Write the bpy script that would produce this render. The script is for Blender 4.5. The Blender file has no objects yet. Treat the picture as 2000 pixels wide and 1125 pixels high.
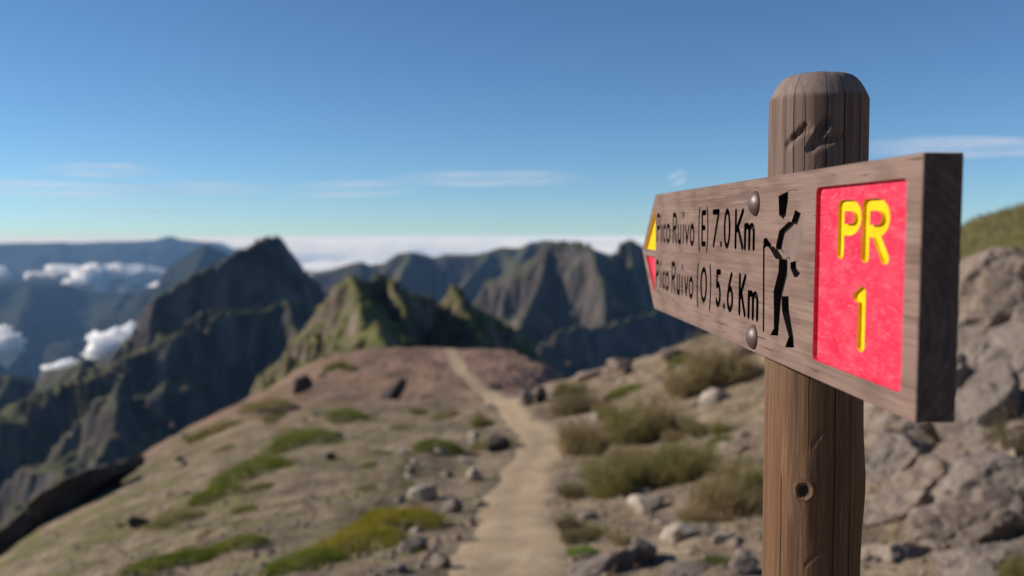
import bpy, bmesh, math, random
import numpy as np
from mathutils import Vector, Matrix

# ------------------------------------------------------------------ camera, sky, sun, exposure
SC = bpy.context.scene
COL = SC.collection
FPX = 1800.0                       # focal length in pixels of a 2000 px wide picture
PITCH = math.atan(97.0 / FPX)      # looking a little down: the horizon lies above the middle
cam_d = bpy.data.cameras.new('camera')
cam = bpy.data.objects.new('camera', cam_d)
COL.objects.link(cam)
cam_d.sensor_width = 36.0
cam_d.lens = 36.0 * FPX / 2000.0
cam.location = (0, 0, 0)
cam.rotation_euler = (math.pi / 2 - PITCH, 0, 0)
cam_d.clip_start = 0.05
cam_d.clip_end = 600000.0
cam_d.dof.use_dof = True
cam_d.dof.focus_distance = 1.06
cam_d.dof.aperture_fstop = 4.0
SC.camera = cam

SUN_EL = math.radians(26.0)
SUN_AZ = math.radians(9.0)         # straight from the left, this much ahead of the camera
sun_dir = Vector((-math.cos(SUN_AZ) * math.cos(SUN_EL), math.sin(SUN_AZ) * math.cos(SUN_EL), math.sin(SUN_EL)))
world = bpy.data.worlds.new('World')
SC.world = world
world.use_nodes = True
wn = world.node_tree
sky = wn.nodes.new('ShaderNodeTexSky')
sky.sky_type = 'NISHITA'
sky.sun_disc = False
sky.sun_elevation = SUN_EL
sky.sun_rotation = math.atan2(sun_dir.x, sun_dir.y)
sky.altitude = 1800.0
sky.air_density = 0.85
sky.dust_density = 0.0
sky.ozone_density = 3.0
tint = wn.nodes.new('ShaderNodeMix')            # camera white balance for the sky light
tint.data_type = 'RGBA'; tint.blend_type = 'MULTIPLY'
tint.inputs[0].default_value = 1.0
tint.inputs[7].default_value = (0.68, 0.875, 1.0, 1)
wn.links.new(sky.outputs[0], tint.inputs[6])
wn.links.new(tint.outputs[2], wn.nodes['Background'].inputs[0])
wn.nodes['Background'].inputs[1].default_value = 0.1
sl = bpy.data.lights.new('sun', 'SUN')
sl.energy = 5.0
sl.angle = math.radians(0.5)
sl.color = (1.0, 0.92, 0.82)
so = bpy.data.objects.new('sun', sl)
COL.objects.link(so)
so.rotation_euler = (-sun_dir).to_track_quat('-Z', 'Y').to_euler()

SC.view_settings.view_transform = 'Standard'
SC.view_settings.look = 'None'
SC.view_settings.gamma = 1.0
SC.view_settings.use_curve_mapping = False
SC.view_settings.exposure = 0.12
SC.render.engine = 'CYCLES'
SC.cycles.use_denoising = True
SC.cycles.max_bounces = 5
SC.cycles.diffuse_bounces = 3
SC.cycles.glossy_bounces = 2
SC.cycles.transparent_max_bounces = 12
SC.cycles.volume_bounces = 1
SC.cycles.sample_clamp_indirect = 4.0

# ------------------------------------------------------------------ helpers
RNG = random.Random(7)
NPR = np.random.RandomState(11)
CP, SP = math.cos(PITCH), math.sin(PITCH)


def ray(px, py):
    """direction of a picture point with its forward (Y) part equal to 1"""
    x = (px - 1000.0) / FPX
    y = (562.5 - py) / FPX
    fy = CP + y * SP
    fz = y * CP - SP
    return Vector((x / fy, 1.0, fz / fy))


def at(px, py, dist):
    return ray(px, py) * dist


def link(o):
    COL.objects.link(o)
    return o


def tag(o, label=None, cat=None, group=None, kind=None):
    if label: o['label'] = label
    if cat: o['category'] = cat
    if group: o['group'] = group
    if kind: o['kind'] = kind
    return o


def empty(name, loc=(0, 0, 0)):
    o = bpy.data.objects.new(name, None)
    o.location = loc
    o.empty_display_size = 0.1
    return link(o)


def mesh_from(name, verts, faces, smooth=True):
    me = bpy.data.meshes.new(name)
    if isinstance(verts, np.ndarray) and isinstance(faces, np.ndarray):
        n, k = faces.shape
        me.vertices.add(len(verts))
        me.vertices.foreach_set('co', verts.astype(np.float32).ravel())
        me.loops.add(n * k)
        me.loops.foreach_set('vertex_index', faces.astype(np.int32).ravel())
        me.polygons.add(n)
        me.polygons.foreach_set('loop_start', np.arange(0, n * k, k, dtype=np.int32))
        me.polygons.foreach_set('loop_total', np.full(n, k, dtype=np.int32))
    else:
        me.from_pydata([tuple(v) for v in verts], [], faces)
    me.update(calc_edges=True)
    me.validate()
    if smooth:
        me.polygons.foreach_set('use_smooth', np.ones(len(me.polygons), dtype=bool))
    return me


def obj(name, me, mat=None, parent=None, loc=None):
    o = bpy.data.objects.new(name, me)
    if mat is not None and len(me.materials) == 0:
        me.materials.append(mat)
    if parent is not None: o.parent = parent
    if loc is not None: o.location = loc
    return link(o)


# -- noise in numpy
def _hash(ix, iy, iz, seed):
    h = (ix * 374761393 + iy * 668265263 + iz * 2147483647 + seed * 974711) & 0xFFFFFFFF
    h = ((h ^ (h >> 13)) * 1274126177) & 0xFFFFFFFF
    h = ((h ^ (h >> 16)) * 2246822519) & 0xFFFFFFFF
    return ((h ^ (h >> 15)) & 0xFFFFFF) / float(0xFFFFFF)


def vnoise(x, y, z=None, seed=0):
    x = np.asarray(x, dtype=np.float64); y = np.asarray(y, dtype=np.float64)
    z = np.zeros_like(x) if z is None else np.asarray(z, dtype=np.float64)
    ix = np.floor(x).astype(np.int64); iy = np.floor(y).astype(np.int64); iz = np.floor(z).astype(np.int64)
    fx, fy, fz = x - ix, y - iy, z - iz
    ux = fx * fx * fx * (fx * (fx * 6 - 15) + 10); uy = fy * fy * fy * (fy * (fy * 6 - 15) + 10); uz = fz * fz * (3 - 2 * fz)
    def L(a, b, t): return a + (b - a) * t
    r = []
    for dz in (0, 1):
        a = L(_hash(ix, iy, iz + dz, seed), _hash(ix + 1, iy, iz + dz, seed), ux)
        b = L(_hash(ix, iy + 1, iz + dz, seed), _hash(ix + 1, iy + 1, iz + dz, seed), ux)
        r.append(L(a, b, uy))
    return L(r[0], r[1], uz) * 2 - 1


def fbm(x, y, z=None, octv=5, seed=0, gain=0.5, ridged=False):
    s = 0; a = 1.0; t = 0
    for k in range(octv):
        m = 2.03 ** k
        n = vnoise(np.asarray(x) * m + 17.3 * k, np.asarray(y) * m - 9.1 * k, None if z is None else np.asarray(z) * m, seed + k)
        if ridged: n = 1 - 2 * np.abs(n)
        s = s + a * n; t += a; a *= gain
    return s / t


# -- materials
class M:
    def __init__(self, name, rough=0.9, spec=0.3):
        self.m = bpy.data.materials.new(name)
        self.m.use_nodes = True
        self.t = self.m.node_tree
        self.b = self.t.nodes['Principled BSDF']
        self.b.inputs['Roughness'].default_value = rough
        self.b.inputs['Specular IOR Level'].default_value = spec
        self.out = self.t.nodes['Material Output']

    def n(self, typ, ins=None, **kw):
        nd = self.t.nodes.new(typ)
        for k, v in kw.items(): setattr(nd, k, v)
        for k, v in (ins or {}).items(): self.put(nd.inputs[k], v)
        return nd

    def put(self, sock, v):
        if isinstance(v, bpy.types.NodeSocket): self.t.links.new(v, sock)
        elif isinstance(v, (tuple, list)) and sock.type == 'RGBA' and len(v) == 3: sock.default_value = (*v, 1)
        else: sock.default_value = v

    def coord(self, kind='Object', scale=None, rot=None, loc=None):
        c = self.n('ShaderNodeTexCoord').outputs[kind]
        if scale is None and rot is None and loc is None: return c
        mp = self.n('ShaderNodeMapping', {'Vector': c})
        if scale: mp.inputs['Scale'].default_value = scale
        if rot: mp.inputs['Rotation'].default_value = rot
        if loc: mp.inputs['Location'].default_value = loc
        return mp.outputs[0]

    def world(self, scale=None):
        c = self.n('ShaderNodeNewGeometry').outputs['Position']
        if scale is None: return c
        mp = self.n('ShaderNodeMapping', {'Vector': c})
        mp.inputs['Scale'].default_value = scale
        return mp.outputs[0]

    def noise(self, vec, scale=5.0, detail=6.0, rough=0.55, dist=0.0):
        return self.n('ShaderNodeTexNoise', {'Vector': vec, 'Scale': scale, 'Detail': detail, 'Roughness': rough, 'Distortion': dist}).outputs['Fac']

    def ramp(self, fac, *stops, interp='LINEAR'):
        r = self.n('ShaderNodeValToRGB', {'Fac': fac})
        cr = r.color_ramp
        cr.interpolation = interp
        while len(cr.elements) < len(stops): cr.elements.new(0.5)
        for e, (p, c) in zip(cr.elements, stops):
            e.position = p
            e.color = (c, c, c, 1) if isinstance(c, (int, float)) else (*c, 1)
        return r.outputs[0]

    def mix(self, fac, a, b, mode='MIX'):
        nd = self.t.nodes.new('ShaderNodeMix')
        nd.data_type = 'RGBA'; nd.blend_type = mode
        self.put(nd.inputs[0], fac); self.put(nd.inputs[6], a); self.put(nd.inputs[7], b)
        return nd.outputs[2]

    def math(self, op, a, b=0.0, c=None):
        nd = self.t.nodes.new('ShaderNodeMath')
        nd.operation = op
        self.put(nd.inputs[0], a); self.put(nd.inputs[1], b)
        if c is not None: self.put(nd.inputs[2], c)
        return nd.outputs[0]

    def color(self, v): self.put(self.b.inputs['Base Color'], v); return self
    def roughness(self, v): self.put(self.b.inputs['Roughness'], v); return self

    def bump(self, h, strength=0.5, dist=0.01, prev=None):
        nd = self.n('ShaderNodeBump', {'Height': h, 'Strength': strength, 'Distance': dist})
        if prev is not None: self.t.links.new(prev, nd.inputs['Normal'])
        self.t.links.new(nd.outputs[0], self.b.inputs['Normal'])
        return nd.outputs[0]


def simple(name, col, rough=0.9, spec=0.3, scale=30.0, var=0.25):
    m = M(name, rough, spec)
    n = m.noise(m.coord(), scale)
    lo = tuple(c * (1 - var) for c in col); hi = tuple(min(1, c * (1 + var)) for c in col)
    m.color(m.ramp(n, (0.3, lo), (0.7, hi)))
    return m.m


def stone_mat(name, a, b, c, scale=1.0, lichen=(0.30, 0.30, 0.27)):
    m = M(name, 0.92, 0.2)
    co = m.world()
    n1 = m.noise(co, 0.8 * scale, 5); n2 = m.noise(co, 4.0 * scale, 8, 0.65)
    col = m.ramp(n1, (0.32, a), (0.5, b), (0.68, c))
    col = m.mix(m.ramp(n2, (0.40, 0.0), (0.65, 0.55)), col, lichen)
    col = m.mix(m.ramp(m.noise(co, 9 * scale, 6, 0.7), (0.36, 0.75), (0.46, 0.0)), col, tuple(v * 0.35 for v in a))
    m.color(col)
    nb = m.bump(n2, 0.5, 0.08 / scale)
    m.bump(m.noise(co, 22 * scale, 6, 0.7), 0.6, 0.02 / scale, nb)
    return m.m


# wood: along = local axis of the grain (0 x, 2 z)
def wood_mat(name, along, grey, brown, grey_split=None, end_grain_shaded=False, bleach=None, cracks=None, crack_r=0.05):
    m = M(name, 0.78, 0.25)
    co = m.coord()
    st = [60.0, 60.0, 60.0]; st[along] = 1.6
    fine = [340.0, 340.0, 340.0]; fine[along] = 9.0
    big = [7.0, 7.0, 7.0]; big[along] = 1.3
    def mp(s): return m.n('ShaderNodeMapping', {'Vector': co, 'Scale': tuple(s)}).outputs[0]
    n_st = m.noise(mp(st), 1.0, 4, 0.6, 0.35)
    n_fi = m.noise(mp(fine), 1.0, 3, 0.6)
    n_bg = m.noise(mp(big), 1.0, 4, 0.5, 0.6)
    # growth rings cut slantwise
    rs = [40.0, 40.0, 40.0]; rs[along] = 3.0
    wv = m.n('ShaderNodeTexWave', {'Vector': mp(rs), 'Scale': 0.9, 'Distortion': 7.0, 'Detail': 3.0, 'Detail Scale': 0.7}).outputs['Fac']
    dk = tuple(v * 0.55 for v in brown)
    col = m.ramp(n_bg, (0.3, brown), (0.52, tuple((g + b) / 2 for g, b in zip(grey, brown))), (0.7, grey))
    if grey_split is not None:       # greyer weathering above a height, browner below
        z = m.n('ShaderNodeSeparateXYZ', {'Vector': co}).outputs[2]
        f = m.n('ShaderNodeMapRange', {'Value': m.math('ADD', z, m.math('MULTIPLY', n_bg, 0.12)), 'From Min': grey_split - 0.02, 'From Max': grey_split + 0.16}).outputs[0]
        warm = m.ramp(n_bg, (0.3, (0.085, 0.036, 0.014)), (0.55, (0.155, 0.072, 0.028)), (0.75, (0.125, 0.066, 0.034)))
        col = m.mix(f, warm, col)
    col = m.mix(m.ramp(wv, (0.55, 0.0), (0.95, 0.38)), col, dk)
    col = m.mix(m.ramp(n_st, (0.34, 0.6), (0.55, 0.0)), col, dk)
    col = m.mix(m.ramp(n_fi, (0.48, 0.0), (0.75, 0.42)), col, tuple(min(1, v * 1.45) for v in grey))
    # thin drying cracks: contour lines of a stretched noise
    ck = [11.0, 11.0, 11.0]; ck[along] = 0.42
    if along == 0: ck = [2.2, 60.0, 60.0]
    n_ck = m.noise(mp(ck), 1.0, 2, 0.4, 0.1)
    gate = m.ramp(m.noise(mp(big), 2.1, 2), (0.52, 0.0), (0.58, 1.0)) if along == 0 else m.ramp(m.noise(mp(big), 1.3, 2), (0.36, 0.0), (0.44, 1.0))
    if along == 0:
        dash = m.noise(mp([11.0, 330.0, 330.0]), 1.0, 2, 0.5)
    band = m.math('ABSOLUTE', m.math('SUBTRACT', n_ck, 0.5))
    line = m.math('MULTIPLY', m.ramp(band, (0.0, 1.0), (0.005, 0.0)), gate)
    if cracks:
        sp = m.n('ShaderNodeSeparateXYZ', {'Vector': co})
        an = m.math('ARCTAN2', sp.outputs[0], m.math('MULTIPLY', sp.outputs[1], -1.0))
        line = None
        for q_, (ca_, zl, zh) in enumerate(cracks):
            wb = m.math('MULTIPLY', m.math('SUBTRACT', m.noise(m.n('ShaderNodeMapping', {'Vector': co, 'Scale': (0.0, 0.0, 7.0), 'Location': (q_ * 3.7, 0.0, 0.0)}).outputs[0], 1.0, 5, 0.55), 0.5), 0.006 / crack_r)
            dd_ = m.math('MULTIPLY', m.math('ABSOLUTE', m.math('SUBTRACT', m.math('SUBTRACT', an, ca_), wb)), crack_r)
            l_ = m.n('ShaderNodeMapRange', {'Value': dd_, 'From Min': 0.0008, 'From Max': 0.0003}).outputs[0]
            l_ = m.math('MULTIPLY', l_, m.n('ShaderNodeMapRange', {'Value': sp.outputs[2], 'From Min': zl, 'From Max': zl + 0.015}).outputs[0])
            l_ = m.math('MULTIPLY', l_, m.n('ShaderNodeMapRange', {'Value': sp.outputs[2], 'From Min': zh, 'From Max': zh - 0.015}).outputs[0])
            line = l_ if line is None else m.math('MAXIMUM', line, l_)
    if along == 0: line = m.math('MULTIPLY', m.ramp(dash, (0.67, 0.0), (0.72, 0.85)), m.ramp(n_bg, (0.42, 0.0), (0.52, 1.0)))
    col = m.mix(line, col, (0.018, 0.013, 0.011))
    if bleach is not None:           # paler chamfer colour standing in for sunlight on the cut top
        zb = m.n('ShaderNodeSeparateXYZ', {'Vector': co}).outputs[2]
        col = m.mix(m.n('ShaderNodeMapRange', {'Value': zb, 'From Min': bleach - 0.002, 'From Max': bleach + 0.003, 'To Max': 0.32}).outputs[0], col, (0.33, 0.27, 0.235))
    if end_grain_shaded:                    # end grain, darkened further for the shade on the near end
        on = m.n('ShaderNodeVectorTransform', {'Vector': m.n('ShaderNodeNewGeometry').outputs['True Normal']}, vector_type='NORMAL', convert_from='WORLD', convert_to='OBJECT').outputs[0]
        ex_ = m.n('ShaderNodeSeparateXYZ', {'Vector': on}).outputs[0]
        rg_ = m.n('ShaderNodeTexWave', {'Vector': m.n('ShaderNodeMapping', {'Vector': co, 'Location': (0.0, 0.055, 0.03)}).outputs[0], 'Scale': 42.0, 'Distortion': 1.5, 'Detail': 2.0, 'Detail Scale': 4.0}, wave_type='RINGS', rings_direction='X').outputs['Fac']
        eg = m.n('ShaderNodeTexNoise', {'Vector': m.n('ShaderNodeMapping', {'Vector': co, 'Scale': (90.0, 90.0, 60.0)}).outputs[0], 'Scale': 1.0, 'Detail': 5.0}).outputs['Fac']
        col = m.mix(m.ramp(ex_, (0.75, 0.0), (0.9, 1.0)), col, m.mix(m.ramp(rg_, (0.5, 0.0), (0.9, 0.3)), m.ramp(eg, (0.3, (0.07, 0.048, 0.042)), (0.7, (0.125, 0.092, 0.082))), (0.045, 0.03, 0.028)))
    m.color(col)
    m.roughness(m.ramp(n_st, (0.3, 0.9), (0.7, 0.62)))
    b1 = m.bump(n_st, 0.45, 0.0012)
    b2 = m.bump(n_fi, 0.5, 0.0005, b1)
    b3 = m.bump(m.math('SUBTRACT', 1.0, line), 0.9, 0.0025, b2)
    return m.m


def mountain_mat(name, rock, grass, bare, scale=0.01, grass_lo=0.5, grass_hi=0.75):
    m = M(name, 0.97, 0.08)
    co = m.world()
    g = m.n('ShaderNodeNewGeometry')
    nz = m.n('ShaderNodeSeparateXYZ', {'Vector': g.outputs['Normal']}).outputs[2]
    n1 = m.noise(co, scale, 8, 0.6); n2 = m.noise(co, scale * 6, 8, 0.62)
    vs = m.n('ShaderNodeMapping', {'Vector': co, 'Scale': (1, 1, 0.25)}).outputs[0]
    n3 = m.noise(vs, scale * 4, 8, 0.65)
    rk = m.ramp(n3, (0.36, tuple(v * 0.45 for v in rock)), (0.5, rock), (0.64, tuple(v * 2.1 for v in rock)))
    gr = m.ramp(n2, (0.35, tuple(v * 0.7 for v in grass)), (0.6, grass), (0.75, bare))
    f = m.math('ADD', nz, m.math('MULTIPLY', m.math('SUBTRACT', n1, 0.5), 0.9))
    f = m.math('ADD', f, m.math('MULTIPLY', m.math('SUBTRACT', n2, 0.5), 0.6))
    ff = m.n('ShaderNodeMapRange', {'Value': f, 'From Min': grass_lo, 'From Max': grass_hi}).outputs[0]
    m.color(m.mix(ff, rk, gr))
    m.bump(n2, 0.7, 0.25 / scale / 6)
    return m.m


MAT = {}
MAT['board'] = wood_mat('weathered_board_wood', 0, (0.255, 0.170, 0.135), (0.178, 0.106, 0.080), end_grain_shaded=True)


# ------------------------------------------------------------------ foreground terrain
CTRL = [  # picture point and distance ahead, for the lie of the land
    # along the path
    (1000, 1125, 8.7), (1010, 1053, 10.5), (1003, 1011, 13.2), (1017, 949, 17.6), (1048, 891, 22.5), (1056, 854, 26), (1017, 825, 35),
    (974, 796, 49), (940, 763, 64), (899, 722, 88), (882, 696, 101), (875, 681, 112),
    # left slope
    (700, 1125, 8.7), (400, 1125, 11), (100, 1125, 16), (0, 1112, 20), (800, 1010, 13.5), (600, 1000, 15), (400, 1000, 18.5), (200, 1000, 26), (120, 1040, 24),
    (850, 900, 22), (700, 900, 23), (500, 900, 31), (330, 905, 42), (225, 918, 52), (100, 1000, 38), (20, 1080, 31),
    (800, 800, 46), (700, 790, 54), (600, 790, 62), (420, 812, 76), (320, 865, 62), (520, 765, 88), (590, 722, 108), (650, 702, 112),
    (720, 690, 114), (800, 682, 114), (840, 679, 114), (700, 740, 84), (800, 740, 80), (650, 708, 100), (720, 700, 100), (800, 695, 100), (930, 694, 100), (1000, 702, 98), (700, 720, 92), (800, 716, 90), (950, 716, 88), (1040, 722, 88),
    # right of the path on the red flat
    (930, 681, 113), (1000, 690, 109), (1050, 708, 102), (1090, 728, 94), (1000, 745, 74), (1040, 765, 60),
    # right mound
    (1105, 742, 50), (1200, 706, 48), (1300, 690, 46), (1400, 662, 44), (1500, 640, 43), (1150, 800, 34), (1250, 760, 36), (1400, 720, 33), (1100, 870, 24.5),
    (1200, 900, 19), (1350, 850, 20.5), (1450, 820, 20), (1200, 1000, 12.6), (1400, 960, 12.6), (1500, 1010, 10.6), (1200, 1100, 9), (1400, 1100, 8.6), (1600, 1100, 8.2),
    (1600, 900, 13.5), (1600, 720, 28), (1750, 640, 24), (1880, 540, 26), (1960, 424, 31), (1890, 452, 32), (2080, 395, 30), (2250, 330, 26), (1800, 900, 11), (1950, 1050, 8.6), (1950, 800, 11.5), (2300, 800, 9),
]
pts = [tuple(at(*c)) for c in CTRL]
# beyond the crests the ground drops away
pts += [(x, y, z) for x, y, z in [
    (-8, 140, -22), (10, 142, -24), (-25, 135, -27), (26, 128, -30), (-45, 112, -40), (-60, 90, -52), (-48, 70, -38), (-42, 50, -32), (-34, 34, -25), (-26, 18, -16), (-15, 6, -8),
    (-9, 2, -4.4), (14, 100, -30), (14, 130, -30), (-22, 122, -19), (-8, 124, -17), (6, 124, -18), (20, 76, -24), (28, 64, -22), (24, 84, -30), (40, 80, -26), (50, 60, -8), (45, 45, 4), (12, 58, -13), (-70, 130, -75), (0, 175, -60), (-40, 175, -70), (50, 150, -65), (90, 90, -30), (-90, 60, -75), (-90, 10, -60),
    (0, -3, -1.5), (0, 1, -1.8), (0, 4, -2.3), (3, 2, -1.7), (-3, 2, -2.3), (6, 4, -0.9), (10, 0, 1.5), (0, -15, 1.0), (-15, -15, -4), (15, -15, 5), (20, 10, 2.5), (30, 20, 4), (60, 0, 8), (-60, -15, -35)]]
PTS = np.array(pts)


def _phi(r2):
    return np.where(r2 > 1e-12, 0.5 * r2 * np.log(r2 + 1e-12), 0.0)


_x, _y = PTS[:, 0] / 50, PTS[:, 1] / 50
_K = _phi((_x[:, None] - _x[None]) ** 2 + (_y[:, None] - _y[None]) ** 2) + np.eye(len(_x)) * 2e-5
_Pm = np.stack([np.ones_like(_x), _x, _y], 1)
_A = np.block([[_K, _Pm], [_Pm.T, np.zeros((3, 3))]])
_W = np.linalg.solve(_A, np.concatenate([PTS[:, 2], np.zeros(3)]))

PATH = [(885, 1112, 1125), (914, 1106, 1053), (931, 1075, 1011), (964, 1071, 949), (1005, 1092, 891), (1017, 1096, 854), (976, 1059, 825), (955, 993, 796), (926, 955, 763), (889, 910, 722), (866, 884, 681)]
PDIST = [8.7, 10.5, 13.2, 17.6, 22.5, 26, 35, 49, 64, 88, 112]
_pc = [at((a + b) / 2, y, d) for (a, b, y), d in zip(PATH, PDIST)]
_pl = [(-0.4, -4.0), (0.1, 0.0), (0.1, 4.0)] + [(p.x, p.y) for p in _pc] + [(_pc[-1].x - 1.0, 122.0)]
_pl = np.array(_pl)


def _smooth(poly, n=12):
    out = []
    P = np.vstack([2 * poly[0] - poly[1], poly, 2 * poly[-1] - poly[-2]])
    for i in range(1, len(P) - 2):
        for t in np.linspace(0, 1, n, endpoint=False):
            a, b, c, d = P[i - 1], P[i], P[i + 1], P[i + 2]
            out.append(0.5 * (2 * b + (c - a) * t + (2 * a - 5 * b + 4 * c - d) * t * t + (3 * b - a - 3 * c + d) * t ** 3))
    out.append(P[-2])
    return np.array(out)


PCL = _smooth(_pl)


def path_dist(x, y):
    sh = np.shape(x)
    x = np.ravel(x); y = np.ravel(y)
    best = np.full(x.shape, 1e9)
    for i in range(len(PCL) - 1):
        a, b = PCL[i], PCL[i + 1]
        d = b - a
        t = np.clip(((x - a[0]) * d[0] + (y - a[1]) * d[1]) / (d @ d), 0, 1)
        best = np.minimum(best, np.hypot(x - a[0] - t * d[0], y - a[1] - t * d[1]))
    return best.reshape(sh)


def path_half(y):      # half width of the trodden path
    return np.interp(y, [0, 9, 14, 20, 26, 40, 120], [0.6, 0.64, 0.60, 0.58, 0.66, 0.66, 0.72])


def base_height(x, y):
    x = np.asarray(x, float); y = np.asarray(y, float)
    sh = x.shape
    xf = np.ravel(x) / 50; yf = np.ravel(y) / 50
    out = np.zeros(len(xf))
    for s in range(0, len(xf), 20000):
        a = xf[s:s + 20000]; b = yf[s:s + 20000]
        r2 = (a[:, None] - _x[None]) ** 2 + (b[:, None] - _y[None]) ** 2
        out[s:s + 20000] = _phi(r2) @ _W[:-3] + _W[-3] + _W[-2] * a + _W[-1] * b
    return out.reshape(sh)


def height(x, y, rough=True):
    x = np.asarray(x, float); y = np.asarray(y, float)
    z = base_height(x, y)
    pd = path_dist(x, y)
    hw = path_half(y)
    off = np.clip((pd - hw) / 1.2, 0, 1)
    far = np.clip((y - 6) / 40, 0, 1)
    z = z + off * ((fbm(x * 0.22, y * 0.22, octv=5, seed=3) - 0.25) * (0.25 + 0.35 * far))
    z = z + off * (0.10 * np.maximum(0, fbm(x * 0.9, y * 0.9, octv=4, seed=21, ridged=True)))
    if rough: z = z + off * 0.05 * fbm(x * 3.1, y * 3.1, octv=3, seed=31)
    z = z + 0.02 * fbm(x * 1.3, y * 1.3, octv=2, seed=5)
    return z - 0.05 * np.clip(1 - pd / (hw + 0.1), 0, 1) ** 0.5


def hgt(x, y):
    return float(height(np.array([x]), np.array([y]))[0])


_YS = np.concatenate([np.linspace(3.0, 30, 500), np.linspace(30, 160, 900)])


def ground_at(px, py):
    """first point of the land seen at a picture point"""
    r = ray(px, py)
    z = height(r.x * _YS, _YS, rough=False)
    hit = np.nonzero(z >= r.z * _YS)[0]
    d = _YS[hit[0]] if len(hit) else 60.0
    return Vector((r.x * d, d, float(z[hit[0]]) if len(hit) else r.z * d))


def tensor_grid(xs, ys):
    X, Y = np.meshgrid(xs, ys)
    nx, ny = len(xs), len(ys)
    idx = np.arange(nx * ny).reshape(ny, nx)
    F = np.stack([idx[:-1, :-1].ravel(), idx[:-1, 1:].ravel(), idx[1:, 1:].ravel(), idx[1:, :-1].ravel()], 1)
    return X, Y, F


def growth(a, b, d0, k):
    out = [a]; d = d0
    while out[-1] < b: out.append(out[-1] + d); d *= k
    return np.array(out)


_xs = growth(0, 90, 0.10, 1.018)
xs = np.concatenate([-growth(0, 100, 0.10, 1.018)[::-1], _xs[1:]])
ys = np.concatenate([np.linspace(-12, 4, 24)[:-1], growth(4, 175, 0.11, 1.0075)])
X, Y, F = tensor_grid(xs, ys)
Z = height(X, Y)
# ground material: scree, dust, reddish soil towards the flat crest
m = M('mountain_ground', 0.96, 0.12)
co = m.world()
sep = m.n('ShaderNodeSeparateXYZ', {'Vector': co})
n1 = m.noise(co, 0.35, 6, 0.6); n2 = m.noise(co, 2.2, 7, 0.65); n3 = m.noise(co, 9.0, 6, 0.7); n4 = m.noise(co, 0.9, 5, 0.6)
scree = m.ramp(n2, (0.28, (0.145, 0.101, 0.068)), (0.5, (0.27, 0.198, 0.132)), (0.72, (0.41, 0.31, 0.212)))
red = m.ramp(n2, (0.3, (0.21, 0.118, 0.08)), (0.55, (0.31, 0.185, 0.132)), (0.75, (0.36, 0.23, 0.168)))
fy = m.math('ADD', sep.outputs[1], m.math('MULTIPLY', m.math('SUBTRACT', n1, 0.5), 55.0))
fr = m.n('ShaderNodeMapRange', {'Value': fy, 'From Min': 40.0, 'From Max': 68.0}).outputs[0]
col = m.mix(fr, scree, red)
pale = m.ramp(n4, (0.5, 0.0), (0.66, 0.7))
col = m.mix(m.math('MULTIPLY', pale, m.math('SUBTRACT', 1.0, fr)), col, (0.40, 0.31, 0.205))
# lichen and thin dry turf
turf = m.ramp(m.noise(co, 0.55, 7, 0.68), (0.46, 0.0), (0.56, 1.0))
slope_left = m.n('ShaderNodeMapRange', {'Value': m.math('ADD', sep.outputs[0], m.math('MULTIPLY', sep.outputs[1], 0.10)), 'From Min': 4.0, 'From Max': -6.0}).outputs[0]
turf = m.math('MULTIPLY', turf, m.math('MULTIPLY', m.math('ADD', 0.25, m.math('MULTIPLY', slope_left, 0.7)), m.math('SUBTRACT', 1.0, m.math('MULTIPLY', fr, 0.65))))
hill_r = m.n('ShaderNodeMapRange', {'Value': m.math('ADD', sep.outputs[0], m.math('MULTIPLY', n1, 4.0)), 'From Min': 12.0, 'From Max': 14.5, 'To Max': 0.85}).outputs[0]
turf = m.math('MAXIMUM', turf, hill_r)
col = m.mix(turf, col, m.ramp(n3, (0.35, (0.10, 0.10, 0.03)), (0.65, (0.19, 0.17, 0.065))))
col = m.mix(m.ramp(n3, (0.36, 0.75), (0.47, 0.0)), col, (0.07, 0.052, 0.042))
col = m.mix(m.ramp(m.noise(co, 1.4, 6, 0.7, 0.6), (0.50, 0.0), (0.60, 0.7)), col, (0.125, 0.095, 0.073))
m.color(col)
b1 = m.bump(n2, 0.9, 0.10)
b2 = m.bump(n3, 0.9, 0.035, b1)
m.bump(m.noise(co, 34, 5, 0.7), 0.7, 0.012, b2)
MAT['ground'] = m.m
g = obj('ground', mesh_from('ground', np.stack([X.ravel(), Y.ravel(), Z.ravel()], 1), F), MAT['ground'])
tag(g, 'bare stony mountain ridge with tan scree and reddish soil', 'ground', kind='structure')

# trodden path
m = M('path_dust', 0.97, 0.1)
co = m.world()
n1 = m.noise(co, 1.1, 6, 0.6); n2 = m.noise(co, 6.0, 7, 0.7)
col = m.ramp(n1, (0.3, (0.33, 0.24, 0.15)), (0.55, (0.42, 0.31, 0.195)), (0.75, (0.49, 0.375, 0.25)))
col = m.mix(m.ramp(n2, (0.36, 0.65), (0.5, 0.0)), col, (0.25, 0.18, 0.125))
m.color(col)
b1 = m.bump(n2, 0.5, 0.02)
m.bump(m.noise(co, 30, 5, 0.7), 0.6, 0.01, b1)
MAT['path'] = m.m
_cum = np.concatenate([[0], np.cumsum(np.hypot(*np.diff(PCL, axis=0).T))])
_n = 700
_u = np.linspace(0, 1, _n) ** 1.5 * _cum[-1]
_cx = np.interp(_u, _cum, PCL[:, 0]); _cy = np.interp(_u, _cum, PCL[:, 1])
_tx = np.gradient(_cx); _ty = np.gradient(_cy); _l = np.hypot(_tx, _ty); _tx /= _l; _ty /= _l
_w = path_half(_cy)
_cols = np.linspace(-1, 1, 13)
PX = np.zeros((_n, 13)); PY = np.zeros((_n, 13))
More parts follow.
